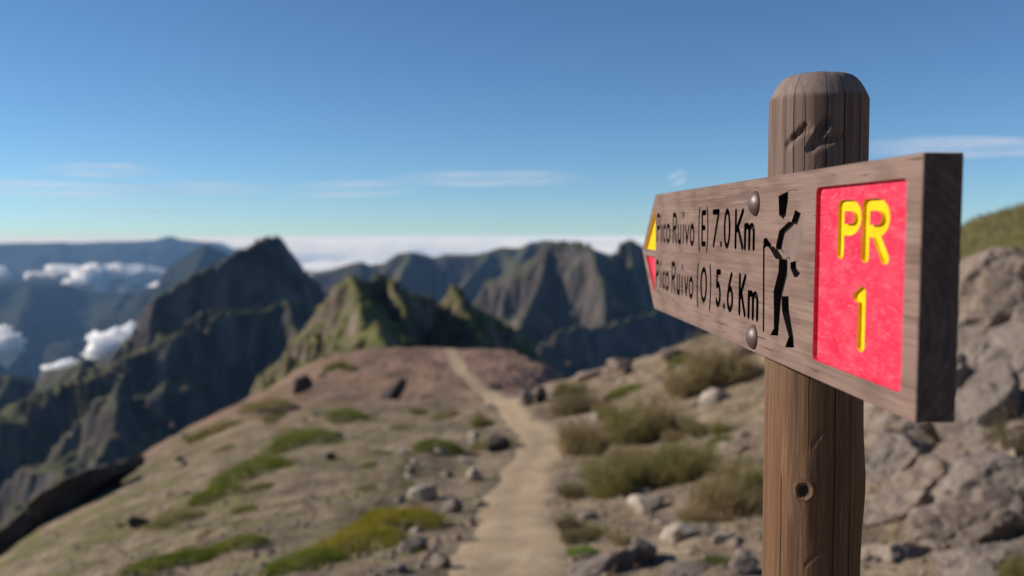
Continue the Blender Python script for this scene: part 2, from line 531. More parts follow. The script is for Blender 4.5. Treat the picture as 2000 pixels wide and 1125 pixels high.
for j, c in enumerate(_cols):
    e = 1 + 0.42 * fbm(_u * 1.1, np.full(_n, 3.0 * np.sign(c)), octv=4, seed=77)
    PX[:, j] = _cx + _ty * c * _w * e; PY[:, j] = _cy - _tx * c * _w * e
PZ = height(PX, PY) + 0.028 - 0.05 * np.abs(_cols)[None] ** 4 + 0.012 * fbm(PX * 2.2, PY * 2.2, octv=3, seed=8)
idx = np.arange(_n * 13).reshape(_n, 13)
PF = np.stack([idx[:-1, :-1].ravel(), idx[:-1, 1:].ravel(), idx[1:, 1:].ravel(), idx[1:, :-1].ravel()], 1)
p = obj('path', mesh_from('path', np.stack([PX.ravel(), PY.ravel(), PZ.ravel()], 1), PF), MAT['path'])
tag(p, 'pale dusty footpath running down the ridge to the crest', 'path', kind='structure')


# ------------------------------------------------------------------ mountains: ridge lines with slopes
def ridge_mountain(name, ridges, mat, label, step, margin, cat='mountain', amp=0.18, nscale=None, floor=None, seed=1, jag=0.0, pad_y=None, warp=0.10):
    """ridges: list of (points [(px,py,dist)...], left slope, right slope); slope = metres down per metre away"""
    segs = []
    allp = []
    for rdg in ridges:
        ptsr, k1, k2 = rdg[:3]
        w = [at(*q) for q in ptsr]
        allp += w
        for n_, (a, b) in enumerate(zip(w[:-1], w[1:])): segs.append((a, b, k1, k2, rdg[3] if len(rdg) > 3 and n_ == 0 else None))
    x0 = min(p.x for p in allp) - margin; x1 = max(p.x for p in allp) + margin
    y0 = min(p.y for p in allp) - (pad_y or margin); y1 = max(p.y for p in allp) + margin * 0.6
    X, Y, F = tensor_grid(np.arange(x0, x1, step), np.arange(y0, y1, step))
    ns = nscale or (6.0 / margin)
    wx = fbm(X * ns * 0.6, Y * ns * 0.6, octv=4, seed=seed + 40) * margin * warp
    wy = fbm(X * ns * 0.6 + 31, Y * ns * 0.6, octv=4, seed=seed + 50) * margin * warp
    Z = np.full(X.shape, -1e9); D = np.full(X.shape, 1e9)
    for a, b, k1, k2, ke in segs:
        dx, dy = b.x - a.x, b.y - a.y
        ll = dx * dx + dy * dy + 1e-9
        t0 = ((X - a.x) * dx + (Y - a.y) * dy) / ll
        t = np.clip(t0, 0, 1)
        d = np.hypot(X - a.x - t * dx, Y - a.y - t * dy)
        damp = np.clip(d / (margin * 0.12), 0, 1)
        xw = X + wx * damp; yw = Y + wy * damp
        t = np.clip(((xw - a.x) * dx + (yw - a.y) * dy) / ll, 0, 1)
        d = np.hypot(xw - a.x - t * dx, yw - a.y - t * dy)
        side = (X - a.x) * dy - (Y - a.y) * dx      # >0: right of the walking direction (towards the camera when walking left to right)
        k = np.where(side > 0, k2, k1)
        if ke: k = np.where(t0 < 0, ke, k)
        z = a.z + (b.z - a.z) * t - k * d
        D = np.where(z > Z, d, D)
        Z = np.maximum(Z, z)
    rg = fbm(X * ns, Y * ns, octv=7, seed=seed, ridged=True, gain=0.6)
    r2 = fbm(X * ns * 3.7 + 5, Y * ns * 3.7, octv=5, seed=seed + 70, ridged=True, gain=0.6)
    Z = Z + (rg - 0.35) * amp * np.minimum(D * 1.4, margin * 0.6) + (r2 - 0.3) * amp * 2.0 * np.minimum(D * 1.2 + margin * 0.012, margin * 0.14) + jag * fbm(X * ns * 9, Y * ns * 9, octv=3, seed=seed + 9)
    # rock steps
    for st, dip, sd, sh_ in ((margin * 0.15, 0.30, 5, 0.62), (margin * 0.055, -0.12, 6, 0.45)):
        q = (Z - dip * X) / st + 0.8 * fbm(X * ns * 0.7, Y * ns * 0.7, octv=4, seed=seed + sd)
        fr = q - np.floor(q)
        stp = np.where(fr < sh_, fr * 0.16, sh_ * 0.16 + (fr - sh_) * (1 - sh_ * 0.16) / (1 - sh_))
        msk = np.clip(0.75 + 1.4 * fbm(X * ns * 1.3 + 3, Y * ns * 1.3, octv=3, seed=seed + sd + 20), 0, 1)
        Z = Z + np.clip(D / (margin * 0.06), 0, 1) * msk * (stp - fr) * st * 0.9
    if floor is not None: Z = np.maximum(Z, floor)
    o = obj(name, mesh_from(name, np.stack([X.ravel(), Y.ravel(), Z.ravel()], 1), F), mat)
    tag(o, label, cat, kind='structure')
    return o


MAT['dark_peak'] = mountain_mat('dark_rock_slopes', (0.062, 0.052, 0.046), (0.112, 0.108, 0.052), (0.17, 0.13, 0.09), 0.010, 0.5, 0.85)
MAT['green_hill'] = mountain_mat('green_hill_slopes', (0.115, 0.088, 0.067), (0.13, 0.128, 0.044), (0.22, 0.155, 0.10), 0.03, 0.38, 0.74)
MAT['massif'] = mountain_mat('massif_slopes', (0.07, 0.058, 0.05), (0.08, 0.083, 0.04), (0.11, 0.09, 0.065), 0.009, 0.5, 0.85)
MAT['far'] = mountain_mat('far_wooded_slopes', (0.026, 0.028, 0.026), (0.024, 0.032, 0.020), (0.035, 0.035, 0.03), 0.002, 0.35, 0.7)

# dark pointed peak on the left
def dl(px): return 1240 + (px - 300) * 0.28
def dk(px): return 1000 + (px - 250) * 0.22
ridge_mountain('mountain', [
    ([(x, y, dl(x)) for x, y in [(299, 588), (304, 575), (331, 562), (384, 530), (427, 512), (466, 487), (496, 474), (506, 462), (518, 458), (544, 459), (556, 476), (562, 480), (570, 497), (587, 517), (611, 542), (640, 570), (690, 610)]], 1.5, 2.4, 7.0),
    ([(x, y, dk(x)) for x, y in [(252, 708), (262, 695), (300, 668), (345, 645), (430, 606), (500, 600), (560, 588), (640, 606)]], 0.45, 4.5, 3.5),
    ([(345, 645, dk(345)), (380, 615, 1100), (440, 590, 1180)], 1.3, 1.6),
    ([(560, 588, dk(560)), (590, 680, 1000), (585, 760, 900)], 1.3, 1.7),
    ([(252, 708, dk(252)), (190, 770, 1040), (120, 850, 1000), (40, 960, 960)], 0.9, 0.8),
    ([(230, 745, 950), (225, 830, 900), (190, 900, 840), (60, 1020, 760)], 1.0, 0.9),
], MAT['dark_peak'], 'dark pointed rocky peak rising left of the path', 3.5, 330, seed=4, amp=0.09, pad_y=150, jag=7.0, warp=0.025)

# green hill with rock spikes behind the crest of the path
dh = 360
def dg_(px): return dh + max(0, px - 690) * 0.16 + max(0, 690 - px) * 0.25
ridge_mountain('hill', [
    ([(x, y, dg_(x)) for x, y in [(500, 740), (540, 710), (573, 665), (602, 627), (631, 588), (657, 552), (670, 544), (684, 543), (707, 553), (728, 544), (745, 527), (754, 530), (764, 541), (783, 560), (812, 573), (837, 578),
      (862, 592), (876, 566), (884, 554), (897, 560), (913, 581), (938, 600), (963, 615), (1001, 632), (1022, 648), (1039, 678), (1064, 700), (1090, 760)]], 1.6, 1.5),
    ([(686, 544, dh), (704, 585, dh - 30), (706, 630, dh - 60), (690, 700, dh - 95)], 1.0, 1.7),
    ([(754, 531, dg_(754)), (772, 560, dg_(754) - 14), (790, 600, dg_(754) - 26)], 2.6, 2.6),
    ([(712, 640, dh - 55), (735, 626, dh - 75), (752, 658, dh - 90), (760, 720, dh - 105)], 0.8, 1.0),
    ([(884, 556, dg_(884)), (935, 650, dg_(884) - 40), (945, 720, dg_(884) - 70)], 1.8, 1.8),
], MAT['green_hill'], 'green grassed hill with jagged rock spikes behind the path crest', 1.4, 110, cat='hill', seed=9, amp=0.26, jag=3.0)

# broad massif right of the middle
dm = 1900
def de(px): return 2010 - (px - 940) * 0.7 if px < 1160 else 1856 + (px - 1160) * 1.6
ridge_mountain('mountain', [
    ([(x, y, de(x)) for x, y in [(900, 620), (915, 600), (938, 569), (955, 545), (980, 538), (1013, 510), (1043, 500), (1060, 476), (1070, 471), (1106, 470), (1148, 474), (1160, 484), (1170, 506), (1186, 502), (1203, 493), (1211, 474), (1226, 464), (1242, 470), (1252, 486), (1260, 512),
      (1300, 540), (1350, 560), (1450, 590), (1560, 600)]], 1.4, 1.25),
    ([(1152, 476, de(1152)), (1176, 560, 1690), (1182, 640, 1560), (1150, 740, 1450)], 0.9, 2.6),
    ([(1228, 466, de(1228)), (1236, 560, 1780), (1222, 640, 1640), (1190, 740, 1500)], 0.9, 2.4),
    ([(1072, 472, de(1072)), (1050, 560, 1820), (1010, 640, 1650), (985, 720, 1500)], 0.9, 1.2),
    ([(1030, 705, 1300), (1060, 665, 1310), (1100, 645, 1320), (1200, 628, 1400), (1300, 600, 1480), (1400, 560, 1560), (1500, 540, 1650)], 0.7, 3.5),
], MAT['massif'], 'broad flat topped rocky massif half hidden by the arrow board', 6.0, 560, seed=14, amp=0.20, pad_y=250, jag=10.0, warp=0.06)

# bluish ridge behind the massif
dr = 4200
ridge_mountain('mountain', [
    ([(585, 560, dr), (610, 532, dr), (644, 527, dr), (686, 515, dr), (707, 510, dr), (720, 518, dr), (749, 514, dr), (774, 496, dr), (804, 492, dr), (829, 497, dr), (846, 504, dr), (871, 496, dr), (930, 497, dr), (959, 489, dr), (980, 482, dr), (1014, 485, dr), (1035, 473, dr), (1064, 469, dr), (1120, 474, dr), (1200, 500, dr), (1300, 510, dr)], 1.2, 1.1),
    ([(804, 493, dr), (770, 560, dr - 400), (720, 640, dr - 800)], 1.0, 1.0),
    ([(959, 490, dr), (900, 560, dr - 400), (860, 640, dr - 800)], 1.0, 1.0),
    ([(1035, 474, dr), (990, 560, dr - 400), (950, 640, dr - 800)], 1.0, 1.0),
], MAT['massif'], 'long bluish ridge far behind the green hill', 16.0, 1200, seed=22, amp=0.12)

# blue peak and slopes on the left, far plateau on the skyline
ridge_mountain('mountain', [
    ([(180, 640, 6400), (250, 590, 6400), (300, 545, 6400), (340, 508, 6500), (372, 488, 6500), (393, 475, 6500), (404, 473, 6500), (424, 484, 6500), (452, 505, 6500), (520, 540, 6500)], 1.0, 0.8),
    ([(404, 474, 6500), (370, 560, 5900), (330, 640, 5300)], 0.7, 0.7),
], MAT['far'], 'blue hazy pointed ridge behind the dark peak', 30.0, 2000, seed=31, amp=0.10)
ridge_mountain('mountain', [
    ([(-120, 560, 8000), (0, 552, 8000), (60, 548, 8000), (110, 548, 8000), (180, 572, 8000), (250, 568, 8000), (300, 560, 8000), (420, 560, 8000)], 0.8, 0.42),
    ([(60, 550, 8000), (30, 640, 6500), (-40, 720, 5600)], 0.4, 0.4),
    ([(250, 568, 8000), (200, 640, 6600), (150, 720, 5600)], 0.4, 0.4),
], MAT['far'], 'dark blue wooded slopes below the bank of valley cloud', 40.0, 3400, seed=37, amp=0.10)
ridge_mountain('mountain', [
    ([(-250, 480, 15000), (-100, 476, 15000), (0, 474, 15000), (150, 472, 15000), (250, 470, 15000), (302, 468, 15000), (322, 462, 15000), (334, 460, 15000), (350, 467, 15000), (395, 471, 15000), (430, 473, 15000), (458, 486, 15000), (500, 500, 15000)], 0.6, 0.32),
    ([(334, 462, 15000), (290, 510, 13600), (250, 560, 12000)], 0.35, 0.35),
], MAT['far'], 'long pale blue plateau on the skyline at left', 70.0, 4200, seed=43, amp=0.07)
# wooded spurs under the dark peak, lower left
ridge_mountain('mountain', [
    ([(-140, 745, 1900), (-40, 728, 1900), (40, 732, 1900), (72, 738, 1900), (85, 722, 1900), (140, 714, 1850), (160, 697, 1800), (172, 698, 1800), (190, 706, 1800), (250, 690, 1750), (300, 660, 1700), (360, 640, 1650)], 1.0, 0.75),
    ([(165, 698, 1800), (120, 790, 1600), (60, 880, 1400), (-20, 980, 1250)], 1.0, 0.9),
    ([(250, 690, 1750), (200, 800, 1500), (140, 900, 1350)], 1.0, 0.9),
    ([(20, 732, 1900), (-30, 820, 1650), (-90, 900, 1500)], 0.9, 0.9),
], MAT['massif'], 'green wooded spurs dropping from the dark peak into the valley', 7.0, 520, seed=53, amp=0.16)

# valley floor and sea out to the horizon
def sym(a, k0, k): h = growth(0, a, k0, k); return np.concatenate([-h[::-1], h[1:]])
X, Y, F = tensor_grid(sym(200000, 150, 1.09), np.concatenate([-growth(0, 200000, 200, 1.12)[::-1], growth(0, 200000, 120, 1.06)[1:]]))
R = np.hypot(X, Y)
Z = -760 + 160 * fbm(X / 900, Y / 900, octv=5, seed=61, ridged=True) * np.clip(1.3 - R / 12000, 0, 1) - 300 * np.clip(R / 12000, 0, 1)
o = obj('valley', mesh_from('valley', np.stack([X.ravel(), Y.ravel(), Z.ravel()], 1), F), MAT['far'])
tag(o, 'deep wooded valley floor far below the ridge', 'valley', kind='structure')
LOW = float(Z.min())

# ------------------------------------------------------------------ clouds
m = M('cloud_white', 1.0, 0.0)
m.color((0.99, 0.99, 0.99))
m.b.subsurface_method = 'RANDOM_WALK'
m.b.inputs['Subsurface Weight'].default_value = 1.0
m.b.inputs['Subsurface Radius'].default_value = (1, 1, 1)
m.b.inputs['Subsurface Scale'].default_value = 90.0
MAT['cloud'] = m.m
tr = m.n('ShaderNodeBsdfTranslucent', {'Color': (0.86, 0.87, 0.9)})
mx = m.n('ShaderNodeMixShader', {0: 0.12, 1: m.b.outputs[0], 2: tr.outputs[0]})
m.t.links.new(mx.outputs[0], m.out.inputs['Surface'])

X, Y, F = tensor_grid(np.linspace(-70000, 90000, 420), growth(9500, 170000, 110, 1.018))
lump = fbm(X / 2600, Y / 2600, octv=6, seed=71) + 0.45 * fbm(X / 600, Y / 600, octv=4, seed=72)
cover = fbm(X / 9000, Y / 5200, octv=4, seed=73)
edge = np.clip((Y - 10500 - 1500 * fbm(X / 2500, Y / 2500, octv=3, seed=75)) / 2500, 0, 1)
Z = -560 + 110 * lump + 170 * np.minimum(cover + 0.12, 0.2) - 420 * (1 - edge) - 1700 * np.clip(-cover + 0.0, 0, 0.3)
Z = Z + np.clip((Y - 30000) / 60000, 0, 1) * (300 + 420 * np.maximum(lump, 0))
o = obj('cloud', mesh_from('cloud_sea', np.stack([X.ravel(), Y.ravel(), Z.ravel()], 1), F), MAT['cloud'])
tag(o, 'white sea of cloud stretching to the horizon', 'cloud', kind='structure')


def puff_cloud(px0, px1, py0, py1, dist, label, seed, tilt=0.0, depth=None):
    """a lumpy cloud bank filling a box of the picture at a distance"""
    c = at((px0 + px1) / 2, (py0 + py1) / 2, dist)
    w = (px1 - px0) / FPX * dist / 2; h = (py1 - py0) / FPX * dist / 2
    bm = bmesh.new()
    bmesh.ops.create_icosphere(bm, subdivisions=6, radius=1.0)
    co = np.array([v.co[:] for v in bm.verts])
    nz = fbm(co[:, 0] * 2.2 + seed, co[:, 1] * 2.2, co[:, 2] * 1.6, octv=5, seed=seed)
    n2 = fbm(co[:, 0] * 7 + seed, co[:, 1] * 7, co[:, 2] * 5, octv=4, seed=seed + 3, ridged=True)
    r = np.clip(0.86 + 0.6 * nz - 0.16 * n2, 0.25, 1.6)
    wsp = 1 + 0.35 * fbm(co[:, 0] * 3 + seed, co[:, 1] * 3, octv=3, seed=seed + 6)
    P = co * r[:, None] * np.array([w, depth or w * 0.6, h]) * np.stack([np.ones(len(co)), np.ones(len(co)), wsp], 1)
    P[:, 2] = np.where(P[:, 2] < 0, P[:, 2] * 0.75, P[:, 2])
    P[:, 2] += P[:, 0] * tilt
    me = bpy.data.meshes.new('cloud')
    bm.to_mesh(me); bm.free()
    me.vertices.foreach_set('co', P.astype(np.float32).ravel())
    me.polygons.foreach_set('use_smooth', np.ones(len(me.polygons), dtype=bool))
    me.update()
    o = obj('cloud', me, MAT['cloud'], loc=c)
    tag(o, label, 'cloud', 'clouds lying in the valley')
    return o


puff_cloud(80, 330, 513, 560, 7500, 'long white cloud bank lying under the far plateau', 2)
puff_cloud(130, 235, 526, 574, 7300, 'lower lobe hanging from the long white cloud bank', 5)
puff_cloud(155, 310, 634, 716, 2600, 'white cloud puff against the left foot of the dark peak', 8, tilt=0.22)
puff_cloud(75, 180, 702, 730, 2600, 'thin low cloud strip between two white puffs', 12, tilt=0.18)
puff_cloud(-60, 44, 640, 724, 2900, 'white cloud cut by the left edge of the picture', 15, tilt=0.1)
puff_cloud(-20, 24, 520, 552, 7400, 'small cloud scrap under the far plateau at the left edge', 19)
puff_cloud(46, 72, 531, 550, 7400, 'tiny round cloud scrap left of the long bank', 23)

# thin streaks of high cloud
m = M('cirrus', 1.0, 0.0)
m.color((0.9, 0.9, 0.92))
tr = m.n('ShaderNodeBsdfTranslucent', {'Color': (0.92, 0.93, 0.95)})
mx = m.n('ShaderNodeMixShader', {0: 0.5, 1: m.b.outputs[0], 2: tr.outputs[0]})
tp = m.n('ShaderNodeBsdfTransparent')
co = m.coord()
ln = m.n('ShaderNodeVectorMath', {0: co}, operation='LENGTH').outputs['Value']
ob = m.n('ShaderNodeObjectInfo').outputs['Random']
sh = m.n('ShaderNodeVectorMath', {0: co, 1: m.n('ShaderNodeCombineXYZ', {0: m.math('MULTIPLY', ob, 40.0)}).outputs[0]}, operation='ADD').outputs[0]
st = m.n('ShaderNodeMapping', {'Vector': sh, 'Scale': (1.3, 4.0, 1.6)}).outputs[0]
nn = m.noise(st, 1.0, 6, 0.62, 0.3)
MAT['cirrus_nodes'] = m
xyz = m.n('ShaderNodeSeparateXYZ', {'Vector': co})
rr = m.math('ADD', m.math('POWER', m.math('ABSOLUTE', xyz.outputs[0]), 2.0), m.math('POWER', m.math('ABSOLUTE', xyz.outputs[1]), 2.0))
fall = m.n('ShaderNodeMapRange', {'Value': rr, 'From Min': 1.0, 'From Max': 0.0}).outputs[0]
den = m.math('MULTIPLY', m.math('POWER', fall, 1.5), m.ramp(nn, (0.34, 0.0), (0.7, 1.0)))
den = m.math('MULTIPLY', den, m.n('ShaderNodeAttribute', attribute_name='thick', attribute_type='OBJECT').outputs['Fac'])
fin = m.n('ShaderNodeMixShader', {0: den, 1: tp.outputs[0], 2: mx.outputs[0]})
m.t.links.new(fin.outputs[0], m.out.inputs['Surface'])
MAT['cirrus'] = m.m


def cirrus(px0, px1, py, hpx, label, thick=0.4, tilt=0.0, dist=52000.0):
    c = at((px0 + px1) / 2, py, dist)
    w = (px1 - px0) / FPX * dist / 2 * 1.3
    thk = hpx / FPX * dist / 2 * 0.95
    bm = bmesh.new()
    bmesh.ops.create_uvsphere(bm, u_segments=48, v_segments=24, radius=1.0)
    me = bpy.data.meshes.new('high_cloud')
    bm.to_mesh(me); bm.free()
    P = np.array([v.co[:] for v in me.vertices])
    P[:, 2] += 0.25 * fbm(P[:, 0] * 3 + px0, P[:, 1] * 3, octv=3, seed=5)
    me.vertices.foreach_set('co', P.astype(np.float32).ravel())
    me.polygons.foreach_set('use_smooth', np.ones(len(me.polygons), dtype=bool))
    o = obj('high_cloud', me, MAT['cirrus'], loc=c)
    o.scale = (w, w * 0.5, thk)
    o.rotation_euler = (0, tilt, 0)
    o['thick'] = thick
    tag(o, label, 'cloud', 'thin streaks of high cloud')


cirrus(-160, 275, 368, 24, 'brightest thin cloud streak at the left edge of the sky', 0.98, 0.012)
cirrus(85, 300, 332, 20, 'short faint cloud streak above the bright one at left', 0.98)
cirrus(240, 540, 368, 18, 'faint cloud streak trailing right from the bright one', 0.98, 0.01)
cirrus(80, 420, 402, 24, 'faintest wide cloud streak low over the far plateau', 0.66)
cirrus(570, 800, 370, 26, 'faint cloud streak above the middle ridges', 0.82, -0.02)
cirrus(790, 1110, 349, 22, 'thin tapering cloud streak left of the arrow tip', 0.98, -0.012)
cirrus(1306, 1342, 348, 20, 'tiny cloud fleck above the arrow board left of the post', 0.98, -0.4)
cirrus(1690, 2120, 288, 28, 'pale cloud streak right of the post above the board', 0.98, 0.01)

# ------------------------------------------------------------------ haze: even pale air round everything
bm = bmesh.new()
bmesh.ops.create_cube(bm, size=2.0)
me = bpy.data.meshes.new('haze')
bm.to_mesh(me); bm.free()
HT, HB = 90.0, LOW - 1.0
hz = obj('haze', me, None, loc=(0, 0, (HT + HB) / 2))
hz.scale = (210000, 210000, (HT - HB) / 2)
hm = bpy.data.materials.new('haze_air')
hm.use_nodes = True
nt = hm.node_tree
nt.nodes.remove(nt.nodes['Principled BSDF'])
pv = nt.nodes.new('ShaderNodeVolumePrincipled')
pv.inputs['Color'].default_value = (0.30, 0.56, 1.0, 1)
pv.inputs['Absorption Color'].default_value = (1, 1, 1, 1)
pv.inputs['Density'].default_value = 3.2e-5
pv.inputs['Anisotropy'].default_value = 0.0
nt.links.new(pv.outputs[0], nt.nodes['Material Output'].inputs['Volume'])
me.materials.append(hm)
tag(hz, 'thin bluish air haze over the valley', 'haze', kind='stuff')

#@@OBJECTS@@
# ------------------------------------------------------------------ the signpost
BH = 0.20                                   # board height in metres
def rz(py): return ray(1000, py).z
_yr = BH / (rz(297) - rz(828)); _yl = BH / (rz(380) - rz(603))
_pr = (at(1805, 297, _yr) + at(1785, 828, _yr)) / 2
_pl_ = (at(1278, 380, _yl) + at(1279, 603, _yl)) / 2
AX = (_pr - _pl_).normalized()
AY = Vector((0, 0, 1)).cross(AX).normalized()          # into the post
AZ = AX.cross(AY).normalized()
BMAT = Matrix(((AX.x, AY.x, AZ.x, _pl_.x), (AX.y, AY.y, AZ.y, _pl_.y), (AX.z, AY.z, AZ.z, _pl_.z), (0, 0, 0, 1)))
BT = 0.031                                  # board thickness


def onb(px, py):
    """picture point on the board face -> board coordinates (x along, z up)"""
    r = ray(px, py)
    t = _pl_.dot(AY) / r.dot(AY)
    q = r * t - _pl_
    return (q.dot(AX), q.dot(AZ))


# paint and metal
def red_paint(name, a, b, c):
    m = M(name, 0.78, 0.22)
    co = m.coord()
    s1 = m.n('ShaderNodeMapping', {'Vector': co, 'Scale': (30.0, 30.0, 60.0)}).outputs[0]
    s2 = m.n('ShaderNodeMapping', {'Vector': co, 'Scale': (90.0, 60.0, 300.0)}).outputs[0]
    n1 = m.noise(s1, 1.0, 5, 0.6, 0.4); n2 = m.noise(s2, 1.0, 4, 0.6, 0.5)
    cells = m.n('ShaderNodeTexVoronoi', {'Vector': m.n('ShaderNodeMapping', {'Vector': co, 'Scale': (60.0, 60.0, 210.0)}).outputs[0], 'Scale': 1.6}, feature='DISTANCE_TO_EDGE').outputs['Distance']
    col = m.ramp(n1, (0.33, a), (0.52, b), (0.70, c))
    col = m.mix(m.ramp(n2, (0.52, 0.0), (0.72, 0.6)), col, (0.68, 0.15, 0.175))
    ck = m.math('MULTIPLY', m.ramp(cells, (0.0, 1.0), (0.05, 0.0)), m.ramp(n1, (0.45, 0.0), (0.62, 0.45)))
    col = m.mix(ck, col, tuple(v * 0.45 for v in a))
    m.color(col)
    b1 = m.bump(n2, 0.8, 0.0012)
    m.bump(cells, 0.25, 0.0006, b1)
    return m.m


MAT['red'] = red_paint('faded_red_paint', (0.60, 0.014, 0.048), (0.635, 0.032, 0.075), (0.66, 0.072, 0.11))
m = M('yellow_paint', 0.8, 0.2)
nn = m.noise(m.coord(scale=(60, 60, 160)), 1.0, 5, 0.6)
m.color(m.ramp(nn, (0.3, (0.70, 0.43, 0.0)), (0.6, (0.80, 0.52, 0.004)), (0.8, (0.80, 0.58, 0.06))))
m.bump(nn, 0.4, 0.0006)
MAT['yellow'] = m.m
MAT['black'] = simple('black_letter_paint', (0.012, 0.009, 0.009), 0.8, 0.15, 200)  # black paint that also carries the shade inside the routed grooves
MAT['hiker_floor'] = simple('routed_wood_floor', (0.185, 0.128, 0.105), 0.85, 0.2, 60, 0.15)
m = M('dull_bolt_steel', 0.42, 0.5)
m.b.inputs['Metallic'].default_value = 0.55
nn = m.noise(m.coord(scale=(120, 120, 120)), 1.0, 6, 0.7)
m.color(m.ramp(nn, (0.3, (0.11, 0.07, 0.06)), (0.6, (0.17, 0.12, 0.108)), (0.8, (0.21, 0.16, 0.15))))
m.roughness(m.ramp(nn, (0.3, 0.6), (0.7, 0.45)))
m.bump(nn, 0.3, 0.0006)
MAT['bolt'] = m.m

# board body with a pointed left end
TL, BL, BR, TR, TIP = onb(1278, 380), onb(1279, 603), onb(1785, 828), onb(1805, 297), onb(1254, 490)
LX = (TR[0] + BR[0]) / 2
outline = [(0.0, -0.1), (LX, -0.1), (LX, 0.1), (0.0, 0.1), (TIP[0], TIP[1] * 0.6)]
bm = bmesh.new()
vs = [bm.verts.new((x, 0, z)) for x, z in outline]
f = bm.faces.new(vs)
ex = bmesh.ops.extrude_face_region(bm, geom=[f])
bmesh.ops.translate(bm, verts=[v for v in ex['geom'] if isinstance(v, bmesh.types.BMVert)], vec=(0, BT, 0))
bmesh.ops.recalc_face_normals(bm, faces=bm.faces)
bmesh.ops.bevel(bm, geom=list(bm.edges), offset=0.0022, segments=3, affect='EDGES', profile=0.6)
board_me = bpy.data.meshes.new('arrow_board')
bm.to_mesh(board_me); bm.free()
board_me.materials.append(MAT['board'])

CUT = bmesh.new()
CUT_NAMES = [('arrow_board', None)]


def prism(poly, y0, y1, mi):
    a = [CUT.verts.new((x, y0, z)) for x, z in poly]
    b = [CUT.verts.new((x, y1, z)) for x, z in poly]
    fs = [CUT.faces.new(a), CUT.faces.new(b[::-1])]
    n = len(poly)
    for i in range(n): fs.append(CUT.faces.new((a[i], b[i], b[(i + 1) % n], a[(i + 1) % n])))
    bmesh.ops.recalc_face_normals(CUT, faces=fs)
    for f in fs: f.material_index = mi


def ring_prism(outer, inner, y0, y1, mi):
    n = len(outer)
    L = [[CUT.verts.new((x, y, z)) for x, z in loop] for loop, y in ((outer, y0), (inner, y0), (outer, y1), (inner, y1))]
    fs = []
    for i in range(n):
        j = (i + 1) % n
        fs += [CUT.faces.new((L[0][i], L[0][j], L[1][j], L[1][i])), CUT.faces.new((L[2][i], L[3][i], L[3][j], L[2][j])),
               CUT.faces.new((L[0][i], L[2][i], L[2][j], L[0][j])), CUT.faces.new((L[1][i], L[1][j], L[3][j], L[3][i]))]
    bmesh.ops.recalc_face_normals(CUT, faces=fs)
    for f in fs: f.material_index = mi


def stroke_outline(P, capn=5):
    """outline of a round ended stroke of half width 1"""
    P = [Vector(p) for p in P]
    n = len(P)
    left, right = [], []
    for i in range(n):
        d0 = (P[i] - P[i - 1]).normalized() if i > 0 else (P[1] - P[0]).normalized()
        d1 = (P[i + 1] - P[i]).normalized() if i < n - 1 else d0
        t = (d0 + d1)
        t = t.normalized() if t.length > 1e-6 else d0
        nn = Vector((-t.y, t.x))
        k = min(1.0 / max(0.35, nn.dot(Vector((-d1.y, d1.x)))), 1.8)
        left.append(P[i] + nn * k); right.append(P[i] - nn * k)
    def cap(c, d):
        a0 = math.atan2(d.y, d.x)
        return [c + Vector((math.cos(a0 + a), math.sin(a0 + a))) for a in np.linspace(math.pi / 2, -math.pi / 2, capn + 2)[1:-1]]
    e = (P[-1] - P[-2]).normalized(); s = (P[0] - P[1]).normalized()
    return left + cap(P[-1], e) + right[::-1] + cap(P[0], s)


def ell(cx, cz, rx, rz_, n=28): return [(cx + rx * math.cos(a), cz + rz_ * math.sin(a)) for a in np.linspace(0, 2 * math.pi, n, endpoint=False)]
def arc(cx, cz, rx, rz_, a0, a1, n=14): return [(cx + rx * math.cos(math.radians(a)), cz + rz_ * math.sin(math.radians(a))) for a in np.linspace(a0, a1, n)]
BOWL = [(0.0, 1.0), (0.5, 1.0)] + arc(0.55, 0.75, 0.45, 0.25, 80, -80, 9) + [(0.5, 0.5), (0.0, 0.5)]
GL = {
    'P': [[(0, 0), (0, 1)], BOWL], 'R': [[(0, 0), (0, 1)], BOWL, [(0.45, 0.5), (1, 0)]],
    'i': [[(0.5, 0), (0.5, 0.58)], [(0.5, 0.95), (0.5, 1.0)]], 'c': [arc(0.8, 0.5, 0.8, 0.5, 76, 284)], 'o': ['O'], '0': ['O'], 'O': ['O'],
    'u': [[(0, 1), (0, 0.32)] + arc(0.5, 0.3, 0.5, 0.3, 190, 340, 8), [(1, 1), (1, 0)]], 'v': [[(0, 1), (0.5, 0)], [(1, 1), (0.5, 0)]],
    '(': [arc(1.0, 0.5, 1.0, 0.56, 117, 243, 11)], ')': [arc(0.0, 0.5, 1.0, 0.56, 63, -63, 11)],
    'E': [[(0, 0), (0, 1)], [(0, 1), (1, 1)], [(0, 0), (1, 0)], [(0, 0.52), (0.85, 0.52)]],
    '7': [[(0, 1), (1, 1)], [(1, 1), (0.1, 0)]], '.': [[(0.5, 0), (0.5, 1.0)]],
    'K': [[(0, 0), (0, 1)], [(1, 1), (0.02, 0.40)], [(0.3, 0.56), (1, 0)]],
    'm': [[(0, 0), (0, 1)], [(0, 0.62)] + arc(0.25, 0.68, 0.25, 0.32, 150, 10, 8) + [(0.5, 0.6), (0.5, 0)], [(0.5, 0.62)] + arc(0.75, 0.68, 0.25, 0.32, 150, 10, 8) + [(1, 0.6), (1, 0)]],
    '5': [[(0.95, 1), (0.12, 1)], [(0.12, 1), (0.05, 0.56)], [(0.05, 0.56)] + arc(0.42, 0.31, 0.58, 0.31, 105, -140, 14)],
    '6': [[(0.78, 1), (0.35, 0.74), (0.1, 0.48), (0.0, 0.3)], 'o6'],
    '1': [[(1, 0), (1, 1)], [(0, 0.90), (1, 0.985)]],
}
_dd = [0.0]


